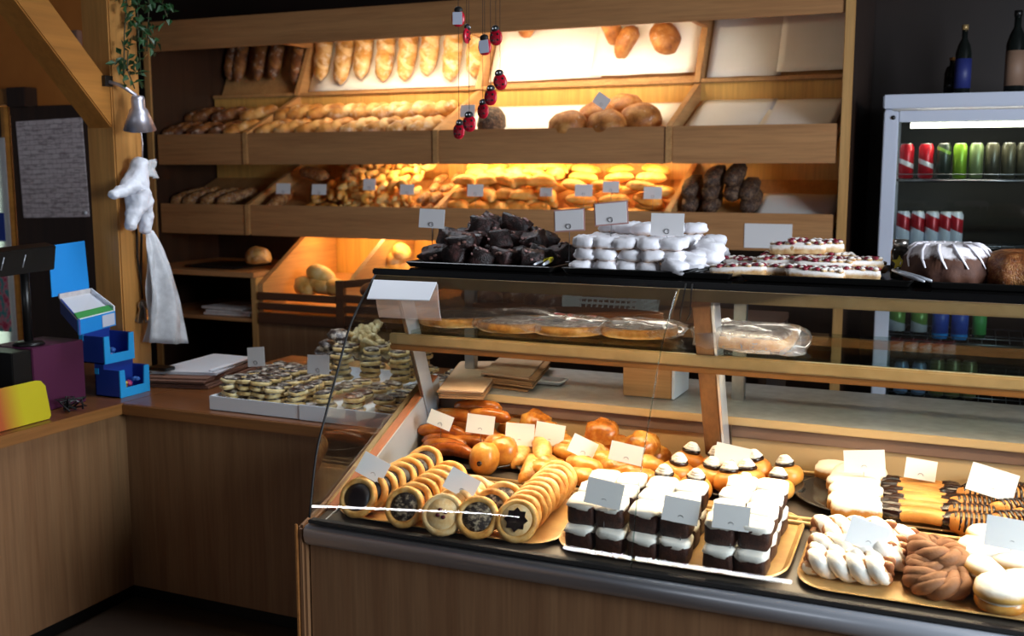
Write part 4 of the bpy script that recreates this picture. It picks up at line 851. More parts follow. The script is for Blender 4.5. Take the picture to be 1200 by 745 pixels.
krl = Kind([blob_obj('puffed_loaf', 'shinyr', .056, .054, .046, 'bread', nu=16, nv=11, flat=.7, jit=.25, seed=s) for s in range(2)])
for i, (px, py, y, lab) in enumerate(((706, 508, 3.06, 'glossy puffed round loaf topmost of the rear heap before the tan panel'), (752, 523, 3.03, 'glossy puffed loaf behind the price card beside the glass seam'), (725, 527, 3.07, 'glossy puffed loaf between the two others of the rear heap'), (765, 535, 3.08, 'glossy puffed loaf at the rear next to the first doughnuts'), (628, 497, 3.10, 'glossy puffed loaf peeking out behind two price cards'))):
    krl.put(P(px, py, 1, y), (0, 0, i*1.1), lab)
krl.done()
# ---- doughnuts with chocolate ring and cream
def donut():
    t = thing('cream_doughnut', '', 'doughnut'); B().blob(.044, .044, .030, 20, 12, .85).obj('dough', 'donut', t)
    B().lathe([(0, .010), (.024, .009), (.0265, .004), (.024, -.002), (0, -.003)], 22, flute=.04, fn=5).obj('chocolate_glaze', 'choco', t, (0, 0, .028))
    b = B()
    for L in range(3): b.lathe([(0, L*.0055-.002), (.0215-.004*L, L*.0055), (.0225-.004*L, L*.0055+.004), (.017-.004*L, L*.0055+.009), (0, L*.0055+.010)], 22, flute=.09, fn=9)
    b.obj('cream', 'cream', t, (0, 0, .036)); return t
kdn = Kind([donut()])
dl = [(779, 558), (815, 563), (794, 544), (832, 549), (808, 532), (871, 569), (911, 563), (855, 556), (877, 553), (922, 548), (886, 541), (842, 536)]
for i, (px, py) in enumerate(dl):
    p = PD(px, py, .058); p.z = dz(p.y)+.035; kdn.put(p, (.17, 0, i*.5), f'{ORD[i]} cream topped doughnut with a chocolate ring, counted from the glass seam and the front', 'cream topped doughnuts', scale=1.06)
# ---- white sugared cake blocks
def cblock(s):
    t = thing('cake_block', '', 'cake'); B().blob(.039, .039, .031, 20, 12, .36, jit=.06, seed=s, c=(0, 0, .031)).obj('chocolate_cake', 'chocob', t)
    b = B().blob(.040, .040, .013, 24, 10, .5, jit=.12, seed=s+2, c=(0, 0, .054)); b.v = [(x, y, z+(.008*noise.noise(Vector((x*60+s, y*60, 1))) if z < .05 else 0)) for x, y, z in b.v]
    b.obj('sugar_topping', 'cakew2', t); return t
MT['cakew2'] = sugared('sugar_top', '#5a3626', '#8a6450', .0, .42, '#fbf5ec', 45)
kcb = Kind([cblock(s) for s in range(3)])
for si, (f, nm) in enumerate((((694, 652), 'stack beside the star tarts'), ((768, 664), 'middle stack'), ((858, 680), 'stack before the twists'))):
    a = PD(*f)
    for L in range(2):
        for r_ in range(4 if si == 2 else 3):
            for c_ in range(2):
                if (L == 0 and 0 < r_ and c_ == 0) : continue
                x = a.x+(c_-.5)*.079; y = a.y+.043+r_*.074+.012*L
                kcb.put((x+J(.002), y+J(.003), dz(y)+.004+L*.062), (.10+J(.05), J(.05), J(.07)), f'cake block of the {nm}, {("bottom", "upper")[L]} layer, {ORD[r_]} row, {ORD[c_]} column', 'white sugared cake blocks')
# ---- right rear: pillow pastries, chocolate tipped biscuits, striped croissants
MT['pillow'] = sugared('pillow_sugar', '#b8742a', '#d89c4c', .66, .92, '#f2e6d2', 30)
kpl = Kind([blob_obj('pillow_pastry', 'pillow', .072, .042, .026, 'pastry', nu=18, nv=10, e=.6, jit=.12, seed=s) for s in range(2)])
for i, (px, py, y) in enumerate(((1002, 590, 2.88), (1003, 578, 2.93), (1000, 568, 2.98), (1005, 598, 2.86), (1004, 560, 3.03), (1010, 556, 3.06), (985, 553, 3.08))):
    p = P(px, py, 1, y); p.z = max(p.z, dz(y)+.03); kpl.put(p, (.1, 0, J(.15)), f'{ORD[i]} sugared pillow pastry of the stack on the dark glass plate', 'sugared pillow pastries')
def finger(s):
    t = thing('dipped_biscuit', '', 'biscuit'); b = B(); L = .17
    b.tube([((-.5+i/10)*L, 0, .008*math.sin(PI*i/10)) for i in range(11)], lambda t_: .024*(max(.1, 1-(2*t_-1)**8))**.5, 10, sy=.8); b.obj('biscuit', 'finger', t)
    for sg_ in (-1, 1): B().blob(.034, .027, .022, 12, 8, .75, jit=.18, seed=s+sg_).obj('chocolate_tip', 'choco', t, (sg_*L*.43, 0, .003))
    return t
kfi = Kind([finger(s) for s in range(2)])
for i, (px, py, y) in enumerate(((1080, 612, 2.855), (1078, 600, 2.90), (1076, 590, 2.95), (1075, 582, 3.0), (1078, 574, 3.04), (1084, 600, 2.93), (1082, 590, 2.97), (1080, 580, 3.02))):
    p = P(px, py, 1, y); p.z = max(p.z, dz(y)+.028); kfi.put(p, (.2, J(.04), .05+J(.05)), f'{ORD[i]} long biscuit with chocolate dipped ends, counted from the front', 'chocolate dipped biscuits')
def stripe(s):
    t = thing('striped_croissant', '', 'pastry'); L, W = .14, .065; b = B(); n_ = 12
    pts = [((-.5+i/n_)*L, -.03*(1-(2*i/n_-1)**2), 0) for i in range(n_+1)]; rad = lambda q: .033*(max(.06, 1-abs(2*q-1)**2.2))**.6
    b.tube(pts, rad, 12).obj('croissant_body', 'finger', t); st = B()
    for i in range(2, n_-1):
        for d in (0,):
            u = (i+d)/n_
            if u > .9: continue
            x = (-.5+u)*L; y = -.03*(1-(2*u-1)**2); r = rad(u)*1.03
            st.tube([(x+.004*math.sin(a), y+r*math.cos(a), r*math.sin(a)) for a in [PI*k/8 for k in range(9)]], .0042, 5)
    st.obj('chocolate_stripes', 'choco', t)['kind'] = 'stuff'; return t
kst = Kind([stripe(0)])
for i, (px, py, y, rz_) in enumerate(((1140, 612, 2.87, .1), (1138, 600, 2.92, .1), (1142, 588, 2.97, .2), (1185, 606, 2.90, .5), (1188, 592, 2.96, .5), (1150, 578, 3.03, .1), (1135, 572, 3.07, 1.3), (1195, 578, 3.03, .2), (1215, 600, 2.93, .4), (1175, 572, 3.07, .2))):
    p = P(px, py, 1, y); p.z = max(p.z, dz(y)+.034); kst.put(p, (.3, 0, rz_), f'{ORD[i]} croissant striped with chocolate beside the dipped biscuits, counted from the front', 'chocolate striped croissants')
# ---- right front: sugared twists, brown twisted rings, sugared buns
def twist(s):
    L = .20; b = B()
    for ph in (0, PI):
        b.tube([((-.5+i/30)*L, .019*math.cos(i/30*PI*4.5+ph), .014*math.sin(i/30*PI*4.5+ph)) for i in range(31)], lambda q: .0215*(max(.1, 1-(2*q-1)**8))**.5, 9)
    o = b.obj('sugar_twist', 'twist'); A = o.data.attributes.new('rim', 'FLOAT', 'POINT'); A.data.foreach_set('value', [min(1, math.hypot(v_[1], v_[2])/.038) for v_ in b.v]); o['category'] = 'pastry'; return o
ktw = Kind([twist(0)])
for i, (px, py, y, rz_) in enumerate(((992, 683, 2.53, -.12), (1008, 671, 2.60, .05), (995, 661, 2.56, -.1), (1012, 650, 2.63, .0), (998, 643, 2.60, .05), (1010, 633, 2.66, -.05), (1000, 620, 2.70, .1), (1025, 668, 2.70, .3))):
    p = P(px, py, 1, y); p.z = max(p.z, dz(y)+.035); ktw.put(p, (J(.2), J(.05), rz_), f'{ORD[i]} white sugared twist of the stack in front, counted upward', 'sugared twists stacked in front')
def ringtw(s):
    b = B()
    for ph in (0, 2*PI/3, 4*PI/3):
        pts = []
        for i in range(48):
            a = 2*PI*i/48; k = a*3+ph; pts.append(((.044+.015*math.cos(k))*math.cos(a)*1.15, (.044+.015*math.cos(k))*math.sin(a), .012*math.sin(k)))
        b.tube(pts, .0165, 8, closed=True)
    o = b.obj('twisted_ring', 'brownt'); A = o.data.attributes.new('rim', 'FLOAT', 'POINT'); A.data.foreach_set('value', [min(1, math.hypot(math.hypot(v_[0]/1.1, v_[1])-.044, v_[2])/.030) for v_ in b.v]); o['category'] = 'pastry'; return o
ktr = Kind([ringtw(0)])
for i, (px, py, y) in enumerate(((1100, 690, 2.545), (1102, 671, 2.56), (1100, 660, 2.60), (1101, 647, 2.62), (1110, 668, 2.66))):
    p = P(px, py, 1, y); p.z = max(p.z, dz(y)+.03); ktr.put(p, (.15+J(.08), J(.08), i*.7), f'{ORD[i]} brown twisted ring pastry, counted from the bottom of its stack', 'brown twisted ring pastries')
def sbun(s):
    t = thing('sugar_bun', '', 'bun'); B().blob(.056, .056, .022, 20, 8, .8, flat=.7, c=(0, 0, -.012)).obj('bun_bottom', 'bun', t)
    B().lathe([(.05, -.006), (.054, 0), (.05, .006)], 24).obj('cream_filling', 'cream', t); B().blob(.058, .058, .034, 20, 10, .85, flat=.02, c=(0, 0, .006)).obj('bun_top', 'whoop', t); return t
ksb = Kind([sbun(0)])
for i, (px, py, y) in enumerate(((1172, 708, 2.50), (1205, 690, 2.56), (1157, 682, 2.58), (1190, 668, 2.60), (1155, 662, 2.64), (1152, 648, 2.69), (1198, 650, 2.69), (1235, 700, 2.54), (1160, 636, 2.73))):
    p = P(px, py, 1, y); p.z = max(p.z, dz(y)+.04); ksb.put(p, (.15, 0, i), f'{ORD[i]} sugar dusted cream bun beside the brown rings, counted from the front', 'sugar dusted cream buns')
# ---- price cards in the case
for px, py, y, w_, h_, rl, m, lab in ((437, 548, 2.53, 32, 26, .5, 'card', 'grey white price card above the black plum tarts'), (541, 567, 2.52, 36, 26, .5, 'card', 'price card behind the pale cheese tarts'), (516, 492, 2.94, 29, 17, .3, 'cardwarm', 'cream price card at the start of the sausage rolls'), (563, 497, 2.96, 33, 22, .05, 'cardwarm', 'cream price card in the middle of the sausage rolls'),
    (609, 509, 2.96, 34, 26, 0, 'cardwarm', 'cream price card over the flaky croissants'), (644, 509, 3.0, 34, 26, .1, 'cardwarm', 'cream price card just behind the one over the croissants'), (683, 524, 2.92, 30, 22, .45, 'cardwarm', 'cream price card tilted down over the golden buns'), (734, 531, 2.90, 38, 22, .15, 'cardwarm', 'cream price card over the rear heap beside the glass seam'),
    (858, 534, 2.95, 38, 24, .15, 'cardwarm', 'cream price card standing among the cream doughnuts'), (708, 578, 2.475, 42, 30, .15, 'card', 'grey price card on the first stack of cake blocks'), (798, 598, 2.475, 40, 28, .1, 'card', 'grey price card on the middle stack of cake blocks'), (857, 606, 2.47, 40, 28, .05, 'card', 'grey price card on the last stack of cake blocks'),
    (1013, 540, 2.98, 42, 24, -.1, 'cardwarm', 'cream price card over the sugared pillow pastries'), (1079, 550, 3.02, 31, 22, .1, 'cardwarm', 'cream price card over the chocolate dipped biscuits'), (1163, 565, 2.94, 46, 30, .25, 'cardwarm', 'cream price card over the striped croissants'), (1017, 627, 2.58, 44, 30, .35, 'card', 'grey price card leaning on the white twists'), (1186, 626, 2.62, 50, 32, .1, 'card', 'grey price card over the sugar dusted buns')):
    card(px, py, y, dz(y)+.02, w_, h_, lab, roll=rl, yaw=.35 if abs(rl) > .3 else .1, mat=m, tilt=-.25, group='price cards in the display case', fw=1)
# ================================================================== COUNTER THINGS
ZK = .781
# box of iced cookies
a, b, c_, d_ = (P(284, 471, 2, ZK), P(400, 488, 2, ZK), P(503, 437, 2, ZK), P(385, 425, 2, ZK))
x0, x1, y0, y1 = a.x-.03, -1.755, 3.02, 3.72
cb = thing('cookie_box', 'shallow white cardboard box full of iced cookies on the counter', 'box', ((x0+x1)/2, (y0+y1)/2, ZK+.001)); hx, hy = (x1-x0)/2, (y1-y0)/2
for nm, aa in (('side_panel', (-hx, 0, -hy, -hy+.006, 0, .05)), ('side_panel', (.001, hx, -hy-.004, -hy+.002, 0, .054)), ('side_panel', (-hx, hx, hy-.006, hy, 0, .05)), ('side_panel', (-hx, -hx+.006, -hy+.006, hy-.006, 0, .05)), ('side_panel', (hx-.006, hx, -hy+.006, hy-.006, 0, .05)), ('base_panel', (-hx+.006, hx-.006, -hy+.006, hy-.006, 0, .004))):
    x = box(nm, *aa, 'white', bevel=.001); x.parent = cb
def cookie(kind, s):
    t = thing('iced_cookie', '', 'cookie'); B().blob(.040, .034, .010, 14, 6, .7, jit=.15, seed=s).obj('biscuit', 'cookie', t)
    B().blob(.036, .030, .005, 14, 5, .8, jit=.3, seed=s+2, c=(0, 0, .009)).obj('icing', 'cchoc' if kind else 'noodle', t); return t
kck = Kind([cookie(1, s) for s in range(3)]); kmr = Kind([cookie(0, 5)])
def ckpile(xa, xb, ya, yb, nx, ny, hf, kk, label, group):
    for j in range(ny):
        for i in range(nx):
            for L in range(hf(i/nx, j/ny)):
                if j > 0 and i < nx-1 and L < hf(i/nx, j/ny)-1 and L < hf(i/nx, (j-1)/ny)-1 and L < hf((i+1)/nx, j/ny)-1: continue
                kk.put((xa+(i+.5)*(xb-xa)/nx+J(.008), ya+(j+.5)*(yb-ya)/ny+J(.008), ZK+.018+L*.021), (J(.14), J(.14), J(1)), f'{label}, {ORD[i]} column from the outer end, {ORD[j]} row back, {ORD[L]} layer from below', group)
ckpile(x0+.03, x0+.27, y0+.03, y1-.30, 4, 6, lambda u, v: 5 if u < .6 else 4, kck, 'striped iced cookie', 'striped cookies in the box')
ckpile(x0+.27, x1-.02, y0+.03, y1-.05, 4, 10, lambda u, v: 9 if .45 < v < .85 and u < .6 else 4, kck, 'crumbed chocolate cookie', 'crumbed cookies in the box')
kmr.put((x0+.22, y1-.28, ZK+.11), (.3, .2, 0), 'pale cookie with white meringue lying high on the pile')
def scroll(s):
    b = B(); 
    for k in range(5): b.tube([(.04*math.cos(a+k)*(.6+.1*k), .03*math.sin(a)+.01*k, .016*math.sin(a*2+k)+k*.006) for a in [q_*.6 for q_ in range(9)]], .011, 6)
    o = b.obj('meringue_curl', 'noodle'); o['category'] = 'pastry'; return o
ksc = Kind([scroll(0), scroll(1)])
for i, (px, py) in enumerate(((432, 391), (421, 398), (440, 401), (418, 408), (433, 410), (447, 414), (427, 418), (411, 416))):
    ksc.put(P(px, py, 1, 3.5), (J(.3), J(.3), i), f'{ORD[i]} pale crumbly meringue curl topping the cookie pile, counted downward', 'pale meringue curls on the cookies')
kbb = Kind([blob_obj('chocolate_cookie', 'cchoc', .05, .04, .018, 'cookie', nu=14, nv=7, jit=.2, seed=4)])
for i, (px, py) in enumerate(((398, 393), (388, 405), (404, 404), (382, 410), (396, 414))):
    kbb.put(P(px, py, 1, 3.48), (.35, .3, i), f'{ORD[i]} black and white iced cookie leaning on the meringue curls', 'striped cookies leaning on the meringue')
card(300, 418, 3.06, ZK+.06, 23, 22, 'white price card at the outer end of the cookie box', roll=-.12); card(373, 427, 3.06, ZK+.06, 29, 22, 'white price card in the middle of the cookie box', roll=-.04)
# paper bags and white sheets by the post
sheetstack('paper_bags', [(-3.08, 3.22), (-2.78, 3.30), (-2.86, 3.75), (-3.12, 3.72)], ZK+.002, 5, 'brownp', 'pile of brown paper bags on the counter beside the post', 'bag', .0075, .02)
np_ = sheetstack('folded_paper', [(-3.07, 3.30), (-2.80, 3.38), (-2.90, 3.74), (-3.10, 3.74)], ZK+.041, 3, 'white', 'white folded sheets lying on the brown paper bags', 'paper', .004, .006)
B().tube([(.14, -.16, .016), (.09, .16, .016)], .012, 8, sy=.6).obj('rolled_edge', 'white', np_)
tag(box('wallet', -3.09, -2.99, 3.30, 3.36, ZK+.0545, ZK+.068, 'black'), 'small black wallet lying on the white folded sheets', 'wallet')
# blue sweets display
bd = thing('sweets_display', 'bright blue cardboard sweets stand with two stepped bins', 'display stand', (-3.05, 3.11, ZK+.001))
for k, (fx, z, h_) in enumerate(((.075, 0, .105), (.005, .125, .105))):
    w_, d_ = .12, .155
    b1 = B().box(-w_, 0, -d_/2, -d_/2+.004, 0, h_).box(-w_, 0, d_/2-.004, d_/2, 0, h_).box(-w_, 0, -d_/2, d_/2, 0, .004).box(-w_, -w_+.004, -d_/2, d_/2, 0, h_+.02).obj('bin', 'blued', bd, (fx, 0, z), smooth=False)
    B().prism([(-d_/2, 0), (d_/2, 0), (d_/2, h_), (d_/2-.025, h_), (d_/2-.03, .035), (-d_/2+.03, .035), (-d_/2+.025, h_), (-d_/2, h_)], .0, .005).obj('bin_front', 'cyan', b1, smooth=False)
    B().box(-.02, .0, -d_/2-.002, -d_/2+.006, h_-.02, h_+.002).obj('bin_tab', 'cyan', b1, (-w_+.02, 0, 0), smooth=False)
B().box(-.046, .0, -.077, .077, 0, .124).obj('riser', 'blued', bd, smooth=False)
ksw = Kind([tag(B().blob(.016, .011, .008, 8, 6, .7).obj('wrapped_sweet', plain('sweet_'+str(i), c, .3)), '', 'sweet') for i, c in enumerate(('#d8b84a', '#b03a6a', '#3a6ab8'))])
for i in range(9): ksw.put((-3.005+J(.018), 3.11+J(.05), ZK+.018+.012*(i % 4)), (J(.5), J(.5), J(3)), f'{ORD[i]} small wrapped sweet heaped in the lower blue bin', 'wrapped sweets in the lower blue bin')
for i in range(7): ksw.put((-3.10+J(.03), 3.11+J(.05), ZK+.144+.012*(i % 3)), (J(.5), J(.5), J(3)), f'{ORD[i]} small wrapped sweet heaped in the upper blue bin', 'wrapped sweets in the upper blue bin')
# open white and blue gift-card box, tilted, with its raised lid card
ob = thing('open_box', 'open tilted box with white inside, green strip and raised blue lid', 'box', (-3.10, 2.84, ZK+.22))
c4 = [P(x, y, 0, -3.05) for x, y in ((70, 349), (108, 343), (135, 365), (92, 375))]
a_ = P(92, 375, 0, -2.98); b_ = P(135, 364, 0, -2.98); c_ = P(108, 343, 0, -3.14); d_ = P(70, 350, 0, -3.14)
def quadslab(name, pts, th, mat, par, up=Vector((0, 0, 1))):
    pts = [Vector(p)-par.location for p in pts]; n = (pts[1]-pts[0]).cross(pts[3]-pts[0]).normalized(); n = n if n.dot(up) > 0 else -n
    v = pts+[p-n*th for p in pts]; return B().add(v, [(0, 1, 2, 3), (7, 6, 5, 4), (0, 4, 5, 1), (1, 5, 6, 2), (2, 6, 7, 3), (3, 7, 4, 0)]).obj(name, mat, par, smooth=False)
quadslab('box_bed', (a_, b_, c_, d_), .006, 'white', ob)
dn = Vector((0, 0, -.055))
quadslab('box_front', (a_, b_, b_+dn, a_+dn), .006, 'blue', ob, Vector((1, 0, 0))); quadslab('box_side', (d_, a_, a_+dn, d_+dn), .006, 'blued', ob, Vector((0, -1, 0)))
up_ = Vector((0, 0, .018)); quadslab('inner_wall', (b_+up_, c_+up_, c_, b_), .006, 'white', ob, Vector((0, 1, 0))); quadslab('inner_wall', (c_+up_, d_+up_, d_, c_), .006, 'news', ob, Vector((1, 0, 0)))
quadslab('green_strip', (a_.lerp(d_, .04)+Vector((0, 0, .004)), b_.lerp(c_, .04)+Vector((0, 0, .004)), b_.lerp(c_, .22)+Vector((0, 0, .008)), a_.lerp(d_, .22)+Vector((0, 0, .008))), .004, 'green', ob)
quadslab('label', (a_.lerp(b_, .62)+Vector((.003, 0, -.006)), a_.lerp(b_, .96)+Vector((.003, 0, -.006)), a_.lerp(b_, .96)+dn*.9+Vector((.003, 0, 0)), a_.lerp(b_, .62)+dn*.9+Vector((.003, 0, 0))), .002, 'fridge', ob, Vector((1, 0, 0)))
l0, l1 = P(105, 341, 0, -3.15), P(61, 348, 0, -3.15); l2, l3 = P(57, 288, 0, -3.22), P(99, 282, 0, -3.22)
quadslab('raised_lid', (l1, l0, l3, l2), .004, 'blue', ob, Vector((1, 0, 0)))

# maroon box, yellow-orange sign, dark cables, customer display
mb = thing('maroon_box', 'maroon cardboard box with a black end behind the yellow sign', 'box', (-3.15, 2.82, ZK+.001))
x = box('carton', -.10, .10, -.115, .12, 0, .235, 'maroon'); x.parent = mb; x = box('end_flap', -.098, .098, -.20, -.117, 0, .232, 'black'); x.parent = mb
ys = thing('counter_sign', 'rounded plastic sign fading from orange to yellow at the counter edge', 'sign', (-2.955, 2.48, ZK+.001))
n = NT('sign_fade'); tc = n.n('ShaderNodeTexCoord'); sp = n.n('ShaderNodeSeparateXYZ'); n.l(tc.outputs['Generated'], sp.inputs[0]); n.base(n.ramp(sp.outputs[1], [(.60, '#b8582a'), (.78, '#c8b81c')])); n.set(Roughness=.4)
pts = [(-.30, 0), (.19, 0), (.20, .01), (.20, .115), (.185, .135), (.165, .14), (-.30, .14)]
o = B().prism(pts, 0, .008).obj('sign_plate', n.m, ys, (0, 0, 0), (0, -.18, 0), smooth=False); B().box(-.05, 0, -.2, .15, 0, .004).obj('sign_foot', 'black', ys, smooth=False)
cbx = thing('cable_tangle', 'tangle of dark cable ends beside the blue sweets stand', 'cable', (-2.98, 2.80, ZK+.001))
for k in range(6): B().tube([(J(.04), J(.05), .006), (J(.04), J(.05), .03+J(.02)), (J(.04), J(.05), .045), (J(.05), J(.06), .006)], .004, 6).obj('cable_end', 'rubber' if k % 3 else 'wire', cbx)
cd = thing('customer_display', 'black customer display bar on a pole standing on the maroon box', 'display', (-3.13, 2.765, ZK+.238))
B().lathe([(0, 0), (.055, 0), (.048, .010), (.016, .014)], 20).obj('base', 'black', cd)
B().tube([(0, 0, .01), (0, 0, .30)], .016, 10).obj('pole', 'black', cd)
h = box('display_head', -.025, .03, -.20, .09, -.045, .045, 'black'); h.parent = cd; h.location = (0.03, -.055, .31); h.rotation_euler = (.03, .2, 0)
for yy in (-.09, .0): B().tube([(.0285, yy, -.02), (.0285, yy+.01, .025)], .002, 5).obj('screen_glint', 'steel', h)
tm = thing('till_terminal', 'dark payment till behind the customer display', 'till', (-3.42, 2.62, ZK+.001))
x = box('till_body', -.18, .10, -.3, .02, 0, .10, 'black'); x.parent = tm; x = B().box(-.1, .1, -.12, .12, 0, .26).obj('till_screen', 'blackg', tm, (-.05, -.10, .11), (0, -.3, 0), smooth=False)
kwb = Kind([tag(box('crumpled_receipt', -.03, .03, -.02, .02, -.012, .012, 'news'), '', 'paper')])
for i, (y, z) in enumerate(((2.42, .02), (2.46, .045))): kwb.put((-3.08, y, ZK+z), (.3*i, .3, i), f'{ORD[i]} crumpled white receipt behind the orange sign')
# ================================================================== ON THE POST: lamp, glove, bag, lanyard, plant
XP = -3.098
lp = thing('clip_lamp', 'silver clip-on spot lamp with a cone shade on the post', 'lamp', (XP, 3.23, 1.96))
a = P(125, 95, 0, -3.1); b = P(160, 112, 0, -3.0)
B().tube([a-lp.location, (a.lerp(b, .5)+Vector((0, 0, .01)))-lp.location, b-lp.location], .007, 8).obj('arm', 'silver', lp)
B().lathe([(0, .13), (.022, .128), (.026, .115), (.026, .085), (.034, .075), (.062, 0), (.058, 0), (.03, .07), (0, .075)], 20).obj('shade', 'silver', lp, P(164, 152, 0, -3.0)-lp.location, (.18, .14, 0))
B().box(-.015, .012, -.02, .02, -.02, .02).obj('clip', 'black', lp, a-lp.location, smooth=False)
B().tube([(0, 0, 0), (.002, .004, -.05), (0, 0, -.13)], .003, 5).obj('switch_cord', 'silver', lp, P(165, 152, 0, -3.06)-lp.location)
gv = thing('padded_glove', 'white puffy glove hanging on the wooden post', 'glove', P(163, 182, 0, -3.05))
def chain(ch, mat, name, par, sub=2):
    v, e, r = [], [], []
    for path in ch:
        for k, (p, rad) in enumerate(path):
            v.append(Vector(p)); r.append(rad)
            if k: e.append((len(v)-2, len(v)-1))
    return v, e, r
def G(x, y, d=0): return P(x, y, 0, -3.03+d)-gv.location
nodes = [(G(164, 182), .042), (G(162, 200), .040), (G(162, 215), .052), (G(162, 230), .054), (G(160, 242), .045), (G(153, 262), .030), (G(152, 270), .024), (G(171, 252), .038), (G(170, 268), .030), (G(170, 275), .022), (G(148, 222), .036), (G(134, 228), .026), (G(129, 229), .020)]
ed = [(0, 1), (1, 2), (2, 3), (3, 4), (4, 5), (5, 6), (3, 7), (7, 8), (8, 9), (2, 10), (10, 11), (11, 12)]
me = bpy.data.meshes.new('glove'); me.from_pydata([n_[0] for n_ in nodes], ed, []); g = bpy.data.objects.new('glove_body', me); C.objects.link(g); g.parent = gv
sk = g.modifiers.new('skin', 'SKIN'); sk.use_smooth_shade = True; sb_ = g.modifiers.new('sub', 'SUBSURF'); sb_.levels = sb_.render_levels = 3; tx_ = bpy.data.textures.new('crinkle', 'CLOUDS'); tx_.noise_scale = .028; dp_ = g.modifiers.new('crinkle', 'DISPLACE'); dp_.texture = tx_; dp_.strength = .012; dp_.mid_level = .5
for i, n_ in enumerate(nodes): me.skin_vertices[0].data[i].radius = (n_[1], n_[1]*.75)
me.skin_vertices[0].data[2].use_root = True; me.materials.append(MT['fabric'])
def crumple(name, fn, nu, nv, mat, par, amp=.01, seed=0, solid=.0015):
    return B().sheet(lambda u, v: fn(u, v)+Vector((1, .4, .2))*amp*noise.noise(Vector((u*5+seed, v*3, seed))), nu, nv).obj(name, mat, par, solid=solid)
cuff = [P(x, y, 0, -3.02)-gv.location for x, y in ((170, 188), (183, 186), (184, 210), (172, 205))]
crumple('second_cuff', lambda u, v: cuff[0].lerp(cuff[1], u).lerp(cuff[3].lerp(cuff[2], u), v), 8, 6, 'bag', gv, .02, 3)
pb = thing('hanging_bag', 'white translucent plastic bag hanging beside the post', 'bag', P(175, 272, 0, -3.06))
bt_ = [P(x, y, 0, v)-pb.location for x, y, v in ((172, 270, -3.03), (179, 271, -3.03), (219, 402, -2.96), (178, 402, -3.02))]
def bagf(u, v):
    w_ = min(1, .1+1.5*v) ; l_ = bt_[0].lerp(bt_[3], v); r_ = bt_[1].lerp(bt_[2], min(1, v)); r_ = r_+(Vector((0, .10, 0))*math.sin(PI*min(1, v))*.5)
    return l_.lerp(r_, u)+Vector((.020*math.sin(u*9+v*4)*v+.03*math.sin(PI*u)*v, 0, 0))
crumple('bag_front', bagf, 20, 20, 'bag2', pb, .02, 7) if 'bag2' in MT else None
MT['bag2'] = clear('bag_film', '#ffffff', .9, .15, .78)
crumple('bag_front', bagf, 20, 20, 'bag2', pb, .02, 7)
crumple('bag_back', lambda u, v: bagf(u, v)+Vector((-.012-.03*v, .01, 0)), 14, 14, 'bag2', pb, .02, 9)
ly = thing('key_lanyard', 'black lanyard with a bunch of keys hanging on the post', 'keys', P(163, 268, 0, -3.085))
L_ = lambda x, y, v=-3.085: P(x, y, 0, v)-ly.location
for dx in (-3, 3): B().tube([L_(163+dx, 268), L_(163+dx*.8, 300), L_(165, 330), L_(167, 350)], .006, 6, sx=.4).obj('ribbon', 'strap', ly)
for k in range(5): B().box(-.002, .002, -.007, .007, -.055, 0).add(*(lambda b_: (b_.v, b_.f))(B().lathe([(0, -.002), (.014, -.002), (.014, .002), (0, .002)], 12, Matrix.Rotation(PI/2, 4, 'Y')))).obj('key', 'key', ly, L_(168+k-2, 358), (J(.5), J(.3), J(.6)), smooth=False).scale = (1.5, 1.5, 1.3)
B().tube([(0, .012*math.cos(a), .012*math.sin(a)) for a in [2*PI*k/14 for k in range(14)]], .0015, 5, closed=True).obj('key_ring', 'key', ly, L_(167, 355))
pl = thing('hanging_plant', 'dark green trailing plant hanging over the post', 'plant', (-3.06, 3.3, 2.35))
lv = B(); st = B(); r5 = random.Random(5)
def leafat(p):
    L, W = r5.uniform(.030, .05), r5.uniform(.009, .014); m = Matrix.Translation(p) @ Euler((r5.uniform(-1.2, 1.2), r5.uniform(-1.2, 1.2), r5.uniform(0, 6.3))).to_matrix().to_4x4()
    lv.add([(0, 0, 0), (L*.4, W, .004), (L, 0, -.006), (L*.4, -W, .004), (L*.45, 0, -.002)], [(0, 3, 4), (4, 3, 2), (0, 4, 1), (4, 2, 1)], m)
for (xa, ya, xb, yb, n_) in ((150, -20, 145, 95, 26), (160, -20, 165, 88, 40), (175, -15, 172, 60, 22), (185, -15, 196, 20, 18), (150, 60, 158, 104, 18), (170, 30, 182, 66, 16), (140, -20, 168, 10, 24)):
    pa, pb_ = P(xa, ya, 0, -3.04), P(xb, yb, 0, -3.02); st.tube([pa-pl.location, pa.lerp(pb_, .5)-pl.location+Vector((J(.02), J(.02), 0)), pb_-pl.location], .0025, 5)
    for k in range(n_):
        p = pa.lerp(pb_, r5.random())+Vector((r5.uniform(-.03, .03), r5.uniform(-.035, .035), r5.uniform(-.02, .02))); leafat(p-pl.location)
lv.obj('leaves', 'leaf', pl, smooth=False)['kind'] = 'stuff'; st.obj('stems', 'leafv', pl)['kind'] = 'stuff'
